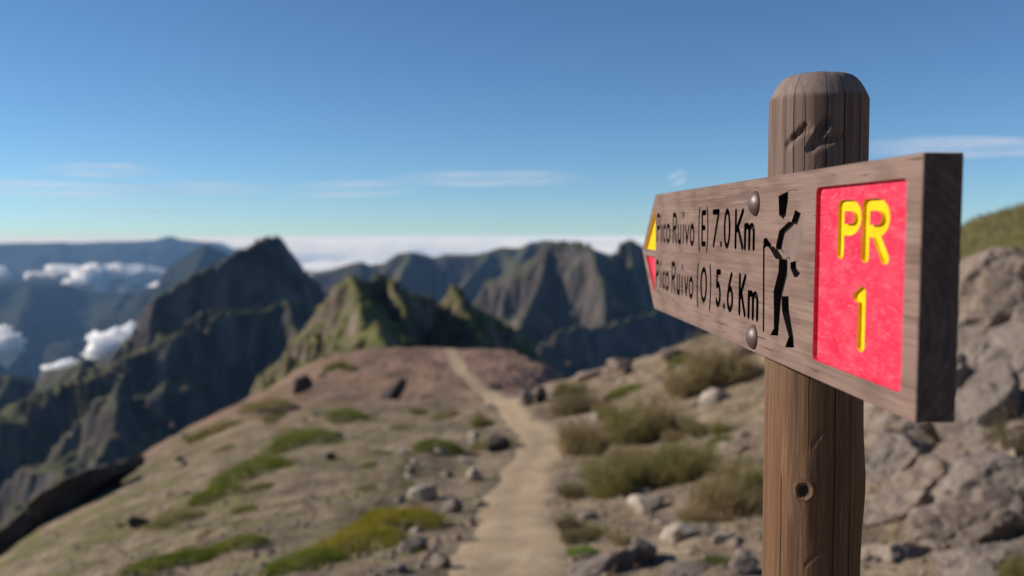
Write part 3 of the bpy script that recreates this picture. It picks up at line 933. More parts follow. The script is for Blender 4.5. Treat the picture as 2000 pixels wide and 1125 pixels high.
def glyph(ch, x0, x1, y0, y1, mi, hx, hz, ya, yb):
    """cut one character into the board; the box is given in picture points"""
    ym, xm = (y0 + y1) / 2, (x0 + x1) / 2
    a, b = onb(x0, ym)[0], onb(x1, ym)[0]
    lo, hi = onb(xm, y1)[1], onb(xm, y0)[1]
    w = max(b - a - 2 * hx, 0.0); h = max(hi - lo - 2 * hz, 0.001)
    def mp(p): return ((a + hx + p[0] * w) if w > 0 else (a + b) / 2, lo + hz + p[1] * h)
    for s in GL[ch]:
        _dd[0] += 0.00002
        yb_ = yb + _dd[0]
        if s == 'O' or s == 'o6':
            cz, rzz = (0.5, 0.5) if s == 'O' else (0.3, 0.3)
            c = mp((0.5, cz)); rx = w / 2; rz2 = h * rzz
            ring_prism(ell(*c, rx + hx, rz2 + hz), ell(*c, max(rx - hx, 0.0012), max(rz2 - hz, 0.0012)), ya, yb_, mi)
        else:
            P = [mp(p) for p in s]
            o2 = stroke_outline([(p[0] / hx, p[1] / hz) for p in P])
            prism([(p[0] * hx, p[1] * hz) for p in o2], ya, yb_, mi)


def text_row(items, scale, ox, oy):
    for ch, x0, x1, y0, y1 in items:
        CUT_NAMES.append(('letter', 'black'))
        glyph(ch, ox + x0 / scale, ox + x1 / scale, oy + y0 / scale, oy + y1 / scale, len(CUT_NAMES) - 1, 0.0030 if ch in '()' else 0.0036 if x1 < 810 else 0.0044, 0.0038, -0.01, 0.0072)


text_row([('P', 192, 248, 385, 870), ('i', 258, 278, 400, 872), ('c', 290, 334, 560, 875), ('o', 340, 412, 550, 887), ('R', 450, 518, 375, 888), ('u', 530, 588, 560, 900), ('i', 608, 638, 370, 902),
          ('v', 645, 718, 565, 905), ('o', 726, 803, 550, 930), ('(', 865, 908, 275, 1030), ('E', 915, 992, 335, 932), (')', 985, 1030, 275, 1040), ('7', 1095, 1212, 320, 955), ('.', 1222, 1248, 835, 945),
          ('0', 1278, 1392, 305, 972), ('K', 1458, 1606, 305, 985), ('m', 1608, 1788, 540, 1002)], 8.333, 1260, 370)
text_row([('P', 148, 192, 190, 590), ('i', 203, 225, 210, 590), ('c', 238, 272, 340, 602), ('o', 276, 330, 345, 628), ('R', 362, 417, 215, 657), ('u', 432, 478, 375, 680), ('i', 497, 522, 245, 687),
          ('v', 537, 592, 405, 702), ('o', 598, 662, 415, 738), ('(', 708, 744, 225, 852), ('O', 757, 852, 285, 788), (')', 872, 907, 245, 906), ('5', 970, 1042, 320, 852), ('.', 1072, 1096, 785, 880),
          ('6', 1122, 1212, 352, 918), ('K', 1283, 1388, 375, 977), ('m', 1406, 1558, 615, 1032)], 7.033, 1260, 480)

# walking figure, cut in flat planes
CUT_NAMES.append(('hiker_symbol', 'hiker'))
HK = len(CUT_NAMES) - 1
def hk(pts_, k): prism([onb(1460 + x / 3.306, 360 + y / 3.306) for x, y in pts_], -0.01, (0.0098, 0.0058, 0.0088, 0.0090, 0.0082, 0.0086, 0.0075)[k], HK)
hk([(200, 76), (262, 44), (262, 100), (247, 200), (232, 226), (203, 196)], 0)
hk([(266, 240), (283, 243), (308, 164), (360, 198), (362, 250), (352, 420), (332, 500), (276, 496), (272, 692), (222, 692), (222, 478), (206, 470), (182, 404), (204, 300)], 1)
hk([(203, 470), (238, 470), (250, 575), (222, 690), (204, 900), (197, 978), (146, 974), (170, 930), (168, 690), (200, 560)], 2)
hk([(218, 680), (264, 680), (268, 815), (296, 985), (300, 1056), (241, 1052), (266, 985), (222, 820)], 3)
hk([(103, 352), (122, 344), (146, 378), (214, 448), (206, 486), (182, 482), (140, 410), (124, 400), (112, 412), (103, 400)], 4)
hk([(276, 505), (312, 494), (316, 545), (341, 576), (318, 602), (300, 598), (278, 545)], 5)
hk([(100, 395), (111, 395), (108, 952), (98, 952)], 6)

# red field, its letters and number, the two small pointed fields at the tip
CUT_NAMES.append(('red_panel', 'red'))
RP = len(CUT_NAMES) - 1
c4 = [onb(1594.5, 366), onb(1772, 347.5), onb(1759, 770), onb(1586.6, 700)]
x0 = (c4[0][0] + c4[3][0]) / 2; x1 = (c4[1][0] + c4[2][0]) / 2; z1 = (c4[0][1] + c4[1][1]) / 2; z0 = (c4[2][1] + c4[3][1]) / 2
rc = 0.006
prism(arc(x1 - rc, z1 - rc, rc, rc, 0, 90, 5) + arc(x0 + rc, z1 - rc, rc, rc, 90, 180, 5) + arc(x0 + rc, z0 + rc, rc, rc, 180, 270, 5) + arc(x1 - rc, z0 + rc, rc, rc, 270, 360, 5), -0.01, 0.0042, RP)
for ch, bx in (('P', (1570 + 278 / 4.891, 1570 + 503 / 4.891, 330 + 293 / 4.891, 330 + 868 / 4.891)), ('R', (1570 + 508 / 4.891, 1570 + 772 / 4.891, 330 + 281 / 4.891, 330 + 908 / 4.891)), ('1', (1570 + 388 / 4.5, 1570 + 496 / 4.5, 540 + 82 / 4.5, 540 + 662 / 4.5))):
    CUT_NAMES.append(('letter' if ch != '1' else 'number', 'yellow'))
    glyph(ch, *bx, len(CUT_NAMES) - 1, 0.0075, 0.0050, 0.0036, 0.0062)
CUT_NAMES.append(('yellow_marker', 'yellow'))
prism([onb(1280.5, 406), onb(1280.5, 489), onb(1259.5, 485)], -0.01, 0.0046, len(CUT_NAMES) - 1)
CUT_NAMES.append(('red_marker', 'red'))
prism([onb(1280, 502), onb(1278.5, 574), onb(1261.5, 499)], -0.01, 0.0047, len(CUT_NAMES) - 1)

cut_me = bpy.data.meshes.new('cutter')
CUT.to_mesh(cut_me); CUT.free()
for k in range(len(CUT_NAMES)): cut_me.materials.append(bpy.data.materials.new('slot_%d' % k))
cut_o = link(bpy.data.objects.new('cutter', cut_me))
tmp_o = link(bpy.data.objects.new('board_blank', board_me))
md = tmp_o.modifiers.new('cut', 'BOOLEAN')
md.operation = 'DIFFERENCE'; md.solver = 'EXACT'; md.use_self = True; md.material_mode = 'TRANSFER'; md.object = cut_o
dg = bpy.context.evaluated_depsgraph_get()
res = bpy.data.meshes.new_from_object(tmp_o.evaluated_get(dg))
slot_names = [mm.name if mm else '' for mm in res.materials]
rv = [v.co.copy() for v in res.vertices]
groups = {}
for pl in res.polygons:
    nm = slot_names[pl.material_index]
    k = int(nm.split('_')[1]) if nm.startswith('slot_') else 0
    groups.setdefault(k, []).append((list(pl.vertices), pl.normal.copy()))
bpy.data.objects.remove(tmp_o); bpy.data.objects.remove(cut_o)

# where the post stands: in line with the bolts, behind the board
_bt = (Vector(_pl_) + AX * ((onb(1478, 398)[0] + onb(1474, 658)[0]) / 2))
_rr = ray(1593, 520).x
_s = (_rr * _bt.y - _bt.x) / (AY.x - _rr * AY.y)
POST = Vector((_bt.x + AY.x * _s, _bt.y + AY.y * _s, 0))
PR_ = 97.0 / FPX * POST.y * 0.955
PZ0 = hgt(POST.x, POST.y)


def post_angle(px, py):
    r = ray(px, py); k = max(-0.98, min(0.98, (r.x * POST.y - POST.x) / PR_))
    return math.asin(k), r.z * (POST.y - PR_ * math.sqrt(1 - k * k))


CRK = [(post_angle(px, py)[0], zl, zh) for px, py, zl, zh in ((1553, 800, -0.235, -0.10), (1597, 900, -0.6, 0.0), (1632, 900, -0.6, 0.02), (1512, 900, -0.5, -0.26), (1530, 300, 0.02, 0.21), (1546, 300, 0.05, 0.16), (1584, 240, 0.06, 0.21), (1617, 240, 0.03, 0.21), (1651, 240, 0.0, 0.21), (1565, 300, 0.0, 0.08), (1668, 900, -0.5, -0.2))]
MAT['post'] = wood_mat('weathered_post_wood', 2, (0.205, 0.140, 0.108), (0.132, 0.08, 0.058), grey_split=-0.10, bleach=0.158, cracks=CRK, crack_r=PR_)
sign = empty('signpost', (POST.x, POST.y, PZ0))
tag(sign, 'wooden trail signpost with a pointed board lettered in black, yellow and red', 'signpost')
bpy.context.view_layer.update()
SINV = Matrix.Translation((-POST.x, -POST.y, -PZ0))


def sub_mesh(name, faces):
    used = {}
    V, Fc = [], []
    for vs_, _ in faces:
        ff = []
        for v in vs_:
            if v not in used: used[v] = len(V); V.append(rv[v])
            ff.append(used[v])
        Fc.append(ff)
    me = mesh_from(name, V, Fc, smooth=False)
    return me


board = None
for k in sorted(groups):
    nm, mk = CUT_NAMES[k]
    me = sub_mesh(nm, groups[k])
    if k == 0:
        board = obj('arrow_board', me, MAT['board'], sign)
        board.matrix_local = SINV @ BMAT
        board['label'] = 'thick weathered board pointing left with routed lettering'
        continue
    if mk == 'hiker':
        me.materials.append(MAT['hiker_floor']); me.materials.append(MAT['black'])
        for pl in me.polygons: pl.material_index = 0 if abs(pl.normal.y) > 0.7 else 1  # cut walls coloured black for the shade inside the figure
    else:
        me.materials.append(MAT[mk])
    o = obj(nm, me, None, board)
    if nm == 'red_panel': o['label'] = 'recessed field of faded red paint'
    if nm == 'hiker_symbol': o['label'] = 'routed figure of a walker with stick and rucksack'

# bolts
prof = [(0.0, 0.0085), (0.004, 0.0082), (0.008, 0.0070), (0.0115, 0.0048), (0.0138, 0.0022), (0.0143, 0.0010), (0.0143, -0.002)]
V, Fc = [], []
ns = 36
for r, h in prof:
    for i in range(ns): V.append((r * math.cos(2 * math.pi * i / ns), -h, r * math.sin(2 * math.pi * i / ns)))
for j in range(len(prof) - 1):
    for i in range(ns): Fc.append((j * ns + i, j * ns + (i + 1) % ns, (j + 1) * ns + (i + 1) % ns, (j + 1) * ns + i))
bolt_me = mesh_from('bolt', V, Fc)
bolt_me.materials.append(MAT['bolt'])
for px, py in ((1476.5, 397.5), (1472, 658)):
    x, z = onb(px, py)
    o = obj('bolt', bolt_me, None, sign)
    o.matrix_local = SINV @ BMAT @ Matrix.Translation((x, 0, z))

# round post with a chamfered top, gouges, a knot
zt = at(1600, 138, POST.y - 0.6 * PR_).z; zc = at(1600, 186, POST.y - 0.8 * PR_).z
zs = np.concatenate([np.linspace(PZ0 - 0.25, -0.45, 40)[:-1], np.linspace(-0.45, zc, 240)])
NS = 288
ph = np.linspace(0, 2 * math.pi, NS, endpoint=False)          # 0 faces the camera, growing towards the right
PH, ZZ = np.meshgrid(ph, zs)
rad = PR_ * (1 + 0.010 * fbm(np.cos(PH) * 1.4, np.sin(PH) * 1.4, ZZ * 3.0, octv=3, seed=91) + 0.006 * fbm(np.cos(PH) * 5, np.sin(PH) * 5, ZZ * 0.8, octv=3, seed=93))
def dphi(a, b): return (a - b + math.pi) % (2 * math.pi) - math.pi
ka, kz = post_angle(1545, 958)
q = (dphi(PH, ka) * PR_ / 0.022) ** 2 + ((ZZ - kz) / 0.045) ** 2
rad = rad + 0.0045 * np.exp(-q)
rad = rad - 0.0052 * np.clip(1 - np.hypot(dphi(PH, ka) * PR_ / 0.0085, (ZZ - kz) / 0.0105), 0, 1) ** 0.4
ba, bz = post_angle(1675, 945)
rad = rad + 0.004 * np.exp(-((dphi(PH, ba) * PR_ / 0.03) ** 2 + ((ZZ - bz) / 0.05) ** 2))
for (p0, p1, wd, dep) in [((1522, 283), (1548, 246), 0.0045, 0.0030), ((1530, 268), (1556, 252), 0.0030, 0.0024), ((1556, 290), (1586, 238), 0.0055, 0.0038), ((1562, 286), (1602, 268), 0.0050, 0.0030), ((1574, 262), (1590, 236), 0.003, 0.0025), ((1590, 275), (1622, 262), 0.004, 0.002),
                          ((1546, 1105), (1580, 1063), 0.0016, 0.0012), ((1558, 870), (1584, 832), 0.0014, 0.0012), ((1580, 800), (1582, 778), 0.0012, 0.001)]:
    a0, z0_ = post_angle(*p0); a1, z1_ = post_angle(*p1)
    U = dphi(PH, a0) * PR_; W = ZZ - z0_
    du, dw = (a1 - a0) * PR_, z1_ - z0_
    t = np.clip((U * du + W * dw) / (du * du + dw * dw), 0, 1)
    e = np.hypot(U - t * du, W - t * dw) + 0.0012 * fbm(U * 900, W * 900, octv=3, seed=5)
    rad = rad - dep * np.clip(1 - e / wd, 0, 1) ** 0.6
rows = [np.stack([np.sin(PH[i]) * rad[i], -np.cos(PH[i]) * rad[i], ZZ[i] - PZ0], 1) for i in range(len(zs))]
last = PR_ * (1 + 0.010 * fbm(np.cos(ph) * 1.4, np.sin(ph) * 1.4, np.full(NS, zc * 3.0), octv=3, seed=91))
for k, (fr, fz) in enumerate([(0.985, 0.06), (0.95, 0.22), (0.90, 0.42), (0.83, 0.64), (0.76, 0.80), (0.68, 0.92), (0.58, 0.985), (0.4, 1.0), (0.15, 1.005), (0.02, 1.006)]):
    n_ = 1 + 0.004 * fbm(np.cos(ph) * 3, np.sin(ph) * 3, np.full(NS, k * 0.2), octv=3, seed=12)
    rows.append(np.stack([np.sin(ph) * last * fr * n_, -np.cos(ph) * last * fr * n_, np.full(NS, zc + (zt - zc) * fz - PZ0) + 0.0006 * fbm(np.cos(ph) * 4, np.sin(ph) * 4, octv=3, seed=15)], 1))
V = np.concatenate(rows)
nr = len(rows)
ii, jj = np.meshgrid(np.arange(nr - 1), np.arange(NS), indexing='ij')
a = ii * NS + jj; b = ii * NS + (jj + 1) % NS
Fq = np.stack([a.ravel(), b.ravel(), (b + NS).ravel(), (a + NS).ravel()], 1)
post_me = mesh_from('post', V, Fq)
post_me.materials.append(MAT['post'])
for v in (): pass
po = obj('post', post_me, None, sign)
po['label'] = 'round weathered post with chamfered top, grey above and brown below the board'
# the colour split in the wood is measured from the eye level of the board, so shift the mesh origin there
for v in post_me.vertices: v.co.z += PZ0
po.location = (0, 0, -PZ0)
# knot
m = M('knot_wood', 0.8, 0.2)
cc = m.coord()
ln = m.n('ShaderNodeVectorMath', {0: cc}, operation='LENGTH').outputs['Value']
kk = m.math('ADD', ln, m.math('MULTIPLY', m.noise(cc, 260, 4), 0.005))
m.color(m.ramp(kk, (0.0065, (0.03, 0.016, 0.011)), (0.0105, (0.075, 0.038, 0.022)), (0.0128, (0.24, 0.145, 0.085)), (0.0155, (0.12, 0.06, 0.03))))
m.bump(m.noise(cc, 400, 4), 0.8, 0.001)
MAT['knot'] = m.m
V, Fc = [], []
prof = [(0.0, -0.003), (0.0035, -0.0035), (0.006, -0.0022), (0.0075, -0.0010), (0.0092, 0.0002), (0.0108, 0.0002), (0.0125, -0.0008), (0.014, -0.0030)]
for j, (r, h) in enumerate(prof):
    for i in range(40):
        t = 2 * math.pi * i / 40
        rr_ = r * (1 + 0.16 * float(fbm(np.array([math.cos(t) * 1.5]), np.array([math.sin(t) * 1.5]), octv=3, seed=2)[0]))
        V.append((rr_ * 0.92 * math.cos(t), -h - 0.0045, rr_ * 1.1 * math.sin(t)))
for j in range(len(prof) - 1):
    for i in range(40): Fc.append((j * 40 + i, j * 40 + (i + 1) % 40, (j + 1) * 40 + (i + 1) % 40, (j + 1) * 40 + i))
kn = obj('knot', mesh_from('knot', V, Fc), MAT['knot'], po)
kn.location = (math.sin(ka) * PR_, -math.cos(ka) * PR_, kz)
kn.rotation_euler = (0, 0, ka)
kn['label'] = 'round dark knot with a pale rim'


# ------------------------------------------------------------------ rocks
def rock_mesh(seed, sub=3, planes=16, noise=0.10, flat=0.8, cracks=0.0):
    rs = np.random.RandomState(seed)
    bm = bmesh.new()
    bmesh.ops.create_icosphere(bm, subdivisions=sub, radius=1.0)
    co = np.array([v.co[:] for v in bm.verts])
    N = rs.normal(size=(planes, 3)); N /= np.linalg.norm(N, axis=1)[:, None]
    D = rs.uniform(0.62, 1.0, planes)
    dots = co @ N.T
    r = np.min(np.where(dots > 0.05, D[None] / np.maximum(dots, 0.05), 1.25), axis=1)
    r = np.minimum(r, 1.25)
    r = r * (1 + noise * fbm(co[:, 0] * 2.4 + seed, co[:, 1] * 2.4, co[:, 2] * 2.4, octv=4, seed=seed))
    if cracks:
        rdg = fbm(co[:, 0] * 1.6 + seed, co[:, 1] * 1.6, co[:, 2] * 3.2, octv=3, seed=seed + 8, ridged=True)
        r = r * (1 - cracks * np.clip((rdg - 0.35) / 0.25, 0, 1))
    P = co * r[:, None]
    P[:, 2] *= flat
    me = bpy.data.meshes.new('rock')
    bm.to_mesh(me); bm.free()
    me.vertices.foreach_set('co', P.astype(np.float32).ravel())
    me.update()
    return me


MAT['rock'] = stone_mat('tan_rock', (0.145, 0.103, 0.075), (0.22, 0.163, 0.122), (0.30, 0.23, 0.172), 1.0, (0.32, 0.265, 0.215))
MAT['rock_grey'] = stone_mat('grey_rock', (0.12, 0.09, 0.072), (0.185, 0.145, 0.117), (0.25, 0.20, 0.165), 1.3, (0.29, 0.245, 0.205))
MAT['rock_dark'] = stone_mat('dark_rock', (0.04, 0.034, 0.032), (0.065, 0.054, 0.048), (0.10, 0.082, 0.072), 0.9, (0.11, 0.095, 0.08))
MAT['rock_pale'] = stone_mat('pale_rock', (0.30, 0.235, 0.175), (0.40, 0.325, 0.25), (0.46, 0.39, 0.31), 1.4, (0.45, 0.40, 0.34))
ROCKS = {k: [rock_mesh(100 + i, 5 if k == 'big' else 3 if k == 'mid' else 1, (9 if k == 'big' else 12) + i % 5, 0.10 if k == 'big' else 0.10, 0.8, 0.07 if k == 'big' else 0.0) for i in range(8)] for k in ('big', 'mid', 'small')}
_mat_cache = {}


def rock_data(kind, i, mat):
    key = (kind, i % 8, mat)
    if key not in _mat_cache:
        me = ROCKS[kind][i % 8].copy()
        me.materials.append(MAT[mat])
        _mat_cache[key] = me
    return _mat_cache[key]


_rk = [0]


def rock(px0, px1, py0, py1, label, mat='rock', dist=None, tilt=None, name='rock', kind='mid', deep=0.9, group=None, yaw=None):
    """a rock filling a box of the picture, standing on the land seen at its foot"""
    _rk[0] += 1
    i = _rk[0]
    rnd = random.Random(i * 13 + 5)
    cx, cy = (px0 + px1) / 2, (py0 + py1) / 2
    d = dist if dist else ground_at(cx, min(py1 - 0.15 * (py1 - py0), 1120)).y
    if name == 'boulder': d = min(dist, ground_at(cx, cy).y + 0.3)
    w = (px1 - px0) / FPX * d / 2; h = (py1 - py0) / FPX * d / 2
    c = at(cx, cy, d + w * deep * (0.4 if name != 'boulder' else 0.0))
    o = obj(name, rock_data(kind, i, mat))
    o.location = c
    o.scale = (w * (1.6 if name == 'boulder' else 1.05), w * deep * (1.35 if name == 'boulder' else 1.0), max(h * (1.75 if name == 'boulder' else 1.25), 0.02))
    o.rotation_euler = (rnd.uniform(-0.2, 0.2), tilt if tilt is not None else rnd.uniform(-0.3, 0.3), rnd.uniform(-0.5, 0.5) if yaw is None else yaw)
    tag(o, label, 'rock', group)
    return o


# the outcrop at the right
OUT = 'boulders of the outcrop right of the post'
rock(1905, 2060, 535, 680, 'tallest pale boulder on the outcrop right of the board end', 'rock', 14.5, 0.15, 'boulder', 'big', 1.0, OUT)
rock(1850, 1960, 610, 800, 'dark cleft boulder right behind the lower board end', 'rock_grey', 14.2, 0.3, 'boulder', 'big', 0.9, OUT)
rock(1930, 2120, 640, 800, 'slanting slab under the tallest boulder at the right edge', 'rock_grey', 12.6, -0.55, 'boulder', 'big', 1.0, OUT)
rock(1680, 1765, 730, 880, 'pale upright slab just right of the post below the board', 'rock', 13.2, 0.1, 'boulder', 'big', 0.9, OUT)
rock(1745, 1900, 770, 910, 'brown boulder below the bottom right corner of the board', 'rock', 12.0, -0.5, 'boulder', 'big', 0.9, OUT)
rock(1850, 2010, 770, 900, 'long slab slanting up to the right below the cleft', 'rock_grey', 11.6, -0.6, 'boulder', 'big', 0.9, OUT)
rock(1700, 1830, 860, 980, 'blocky boulder beside the post at knot height', 'rock_grey', 11.0, -0.3, 'boulder', 'big', 0.9, OUT)
rock(1795, 1960, 880, 1010, 'round shouldered tan boulder in the middle of the outcrop', 'rock', 10.6, -0.35, 'boulder', 'big', 0.9, OUT)
rock(1905, 2080, 930, 1080, 'grey boulder cut by the right edge low in the outcrop', 'rock_grey', 9.8, 0.2, 'boulder', 'big', 0.9, OUT)
rock(1675, 1800, 970, 1080, 'tan boulder right of the post near its lower end', 'rock', 9.8, -0.25, 'boulder', 'big', 0.9, OUT)
rock(1790, 1940, 1000, 1125, 'wide tan rock at the foot of the outcrop', 'rock', 9.0, -0.1, 'boulder', 'big', 0.9, OUT)
rock(1690, 1800, 1065, 1170, 'lowest rock right of the post at the bottom edge', 'rock', 8.5, 0.1, 'boulder', 'big', 0.9, OUT)
rock(1890, 2050, 1075, 1190, 'lowest rock of the outcrop in the right bottom corner', 'rock_grey', 8.3, -0.1, 'boulder', 'big', 0.9, OUT)
rock(1940, 2060, 840, 950, 'small tan boulder at the right edge below the slab', 'rock', 10.8, -0.5, 'boulder', 'mid', 0.9, OUT)

rock(1970, 2100, 600, 720, 'cracked grey block right of the tallest boulder at the right edge', 'rock_grey', 13.5, -0.7, 'boulder', 'big', 1.0, OUT)
rock(1870, 1950, 700, 790, 'dark wedge of rock under the cleft boulder', 'rock_grey', 12.8, -0.8, 'boulder', 'big', 1.0, OUT)
rock(1760, 1880, 690, 800, 'tan slab seen just under the bottom edge of the board', 'rock', 13.4, -0.7, 'boulder', 'big', 1.0, OUT)
rock(1880, 2010, 870, 960, 'slanting tan slab above the grey boulder at the right edge', 'rock', 10.6, -0.75, 'boulder', 'big', 1.0, OUT)
rock(1735, 1850, 930, 1030, 'cracked tan block in the lower middle of the outcrop', 'rock', 10.0, -0.6, 'boulder', 'big', 1.0, OUT)

# single rocks on the ridge
rock(1226, 1302, 965, 1010, 'flat topped boulder with a dark hollow below the heath bushes', 'rock_pale')
rock(1115, 1235, 1085, 1140, 'large dark edged slab at the bottom right of the path', 'rock_grey', None, -0.3, deep=0.7, kind='big')
rock(1210, 1290, 1050, 1110, 'blocky rock leaning on the large slab beside the path', 'rock_grey', None, 0.3)
rock(1290, 1370, 1020, 1062, 'pale slab right of the path near the bottom', 'rock_pale', None, -0.15)
rock(1310, 1400, 1090, 1150, 'low dark rock at the bottom edge left of the post', 'rock_grey')
rock(1430, 1485, 1075, 1125, 'grey rock touching the left side of the post low down', 'rock_grey')
rock(1385, 1440, 1040, 1065, 'pale flat stone left of the post', 'rock_pale')
rock(950, 990, 846, 890, 'dark rock beside the shrub left of the path bend', 'rock_dark', kind='big')
rock(914, 938, 842, 872, 'pale boulder left of the dark rock at the path bend', 'rock_pale')
rock(915, 945, 915, 945, 'pale stone on the left edge of the path', 'rock_pale')
rock(800, 860, 945, 985, 'pale stone behind the yellow green bush', 'rock_pale')
rock(868, 908, 970, 1010, 'grey rock left of the path above the bottom rocks', 'rock_grey')
rock(785, 840, 1045, 1082, 'grey rock right of the yellow green bush', 'rock_grey')
rock(845, 885, 1080, 1115, 'grey rock at the bottom left edge of the path', 'rock_grey')
rock(750, 805, 1100, 1145, 'grey rock at the bottom edge below the yellow green bush', 'rock_grey')
rock(738, 796, 754, 784, 'dark slanting rock on the red flat left of the path', 'rock_dark', None, -0.8, deep=0.5, kind='big')
rock(572, 608, 722, 776, 'dark rock put in for a shaded gully at the left end of the red flat', 'rock_dark', None, 0.9, deep=0.9, kind='big')  # dark stone stands in for the gully's shadow
rock(636, 658, 884, 902, 'small dark rock on the left slope', 'rock_dark')
rock(252, 288, 1008, 1036, 'dark rock low on the left slope', 'rock_dark', kind='big')
rock(1012, 1048, 758, 800, 'upright rock right of the path under the red flat', 'rock_grey', None, -0.3)
rock(1046, 1070, 752, 790, 'dark rock next to the upright rock right of the path', 'rock_dark', None, -0.4)
rock(1065, 1110, 745, 775, 'tan rock where the right mound meets the red flat', 'rock')
rock(1095, 1140, 775, 812, 'split rock on the left foot of the right mound', 'rock_grey', None, -0.7)
rock(1120, 1165, 722, 748, 'low rock on the crest of the right mound', 'rock')
rock(1185, 1240, 700, 725, 'flat rock on the crest of the right mound, left part', 'rock')
rock(1215, 1240, 715, 735, 'small dark rock under the mound crest', 'rock_dark')
rock(1285, 1350, 680, 712, 'long rock on the crest of the right mound below the board', 'rock')
rock(1370, 1430, 756, 790, 'pale block under the brown heath bush', 'rock_pale')
rock(1430, 1480, 660, 700, 'rock on the mound crest left of the post', 'rock')
rock(1400, 1470, 860, 890, 'tan rock on the slope left of the post', 'rock')
rock(1155, 1185, 805, 825, 'small pale rock above the nearest heath bush', 'rock_pale')
# overhang at lower left, its shade put into a dark stone colour
_out = [(218, 906), (226, 922), (190, 948), (150, 985), (110, 1020), (70, 1052), (30, 1082), (-10, 1112), (-60, 1130), (-50, 1060), (5, 1035), (40, 1000), (80, 965), (130, 935), (170, 918)]
_bm = bmesh.new()
_c0 = at(90, 1005, 36.0)
_vs = [_bm.verts.new(at(x, y, 36.0 + 0.012 * (x - 90)) - _c0) for x, y in _out]
_ff = _bm.faces.new(_vs)
_ex = bmesh.ops.extrude_face_region(_bm, geom=[_ff])
bmesh.ops.translate(_bm, verts=[v for v in _ex['geom'] if isinstance(v, bmesh.types.BMVert)], vec=(-0.8, 5.0, -0.9))
bmesh.ops.recalc_face_normals(_bm, faces=_bm.faces)
bmesh.ops.triangulate(_bm, faces=_bm.faces)
bmesh.ops.subdivide_edges(_bm, edges=_bm.edges, cuts=4, use_grid_fill=True)
_P = np.array([v.co[:] for v in _bm.verts])
_dx = fbm(_P[:, 0] * 0.9, _P[:, 1] * 0.9, _P[:, 2] * 0.9, octv=4, seed=3); _dy = fbm(_P[:, 0] * 0.9 + 9, _P[:, 1] * 0.9, _P[:, 2] * 0.9, octv=4, seed=4)
for v, a_, b_ in zip(_bm.verts, _dx, _dy): v.co += Vector((0.25 * a_, 0.7 * b_, 0.3 * a_))
_me = bpy.data.meshes.new('cliff'); _bm.to_mesh(_me); _bm.free()
o = obj('cliff', _me, MAT['rock_dark'], loc=_c0)
tag(o, 'long black shaded rock face at the lower left edge', 'cliff')


# scattered stones
def scatter(n, x0, x1, y0, y1, wmin, wmax, label, group, mats, seed):
    rnd = random.Random(seed)
    for i in range(n):
        px, py = rnd.uniform(x0, x1), rnd.uniform(y0, y1)
        g_ = ground_at(px, py)
        if path_dist(np.array([g_.x]), np.array([g_.y]))[0] < 0.45: continue
        w = rnd.uniform(wmin, wmax) / FPX * g_.y / 2
        o = obj('stone', rock_data('small' if w < 0.08 else 'mid', rnd.randrange(8), rnd.choice(mats)))
        o.location = (g_.x, g_.y, g_.z + w * 0.15)
        o.scale = (w, w * rnd.uniform(0.6, 1.1), w * rnd.uniform(0.4, 0.9))
        o.rotation_euler = (rnd.uniform(-0.3, 0.3), rnd.uniform(-0.4, 0.4), rnd.uniform(0, 6.28))
        tag(o, label, 'stone', group)


scatter(34, 780, 940, 880, 1120, 10, 34, 'small stone lying along the left edge of the path', 'stones left of the path', ['rock', 'rock_grey', 'rock_pale'], 1)
scatter(40, 1110, 1490, 960, 1120, 10, 40, 'small stone in the rubble between path and post', 'stones between path and post', ['rock', 'rock_grey', 'rock_pale'], 2)
scatter(34, 1110, 1480, 700, 880, 9, 26, 'small stone on the slope of the right mound', 'stones on the right mound', ['rock', 'rock_pale', 'rock_grey'], 3)
scatter(34, 200, 780, 800, 1110, 9, 24, 'small stone scattered on the left slope', 'stones on the left slope', ['rock', 'rock_grey', 'rock_dark'], 4)
scatter(16, 620, 860, 700, 790, 8, 16, 'small stone lying on the red flat', 'stones on the red flat', ['rock_grey', 'rock_dark'], 5)
scatter(36, 1690, 2010, 820, 1125, 16, 48, 'small stone wedged among the outcrop boulders', 'stones in the outcrop', ['rock', 'rock_grey'], 6)

# gravel: too fine to count
n = 9000
yy = 4 + 60 * NPR.rand(n) ** 1.8
xx = (NPR.rand(n) - 0.42) * (yy * 1.25)
zz = height(xx, yy)
base = np.array([(1, 0, 0), (0, 1, 0), (-1, 0, 0), (0, -1, 0), (0, 0, 0.8), (0, 0, -0.6)], float)
tri = np.array([(0, 1, 4), (1, 2, 4), (2, 3, 4), (3, 0, 4), (1, 0, 5), (2, 1, 5), (3, 2, 5), (0, 3, 5)])
sz = (0.012 + 0.055 * NPR.rand(n) ** 3)
onp = path_dist(xx, yy) < path_half(yy)
sz = np.where(onp, sz * 0.45, sz)
ang = NPR.rand(n) * 6.28
jit = 1 + 0.5 * (NPR.rand(n, 6, 3) - 0.5)
B = base[None] * jit * sz[:, None, None]
ca, sa = np.cos(ang)[:, None], np.sin(ang)[:, None]
GX = B[:, :, 0] * ca - B[:, :, 1] * sa + xx[:, None]; GY = B[:, :, 0] * sa + B[:, :, 1] * ca + yy[:, None]; GZ = B[:, :, 2] + zz[:, None] + sz[:, None] * 0.2
V = np.stack([GX.ravel(), GY.ravel(), GZ.ravel()], 1)
Fg = (tri[None] + (np.arange(n) * 6)[:, None, None]).reshape(-1, 3)
o = obj('gravel', mesh_from('gravel', V, Fg, smooth=False), MAT['rock'])
tag(o, 'loose gravel strewn over the ridge', 'gravel', kind='stuff')


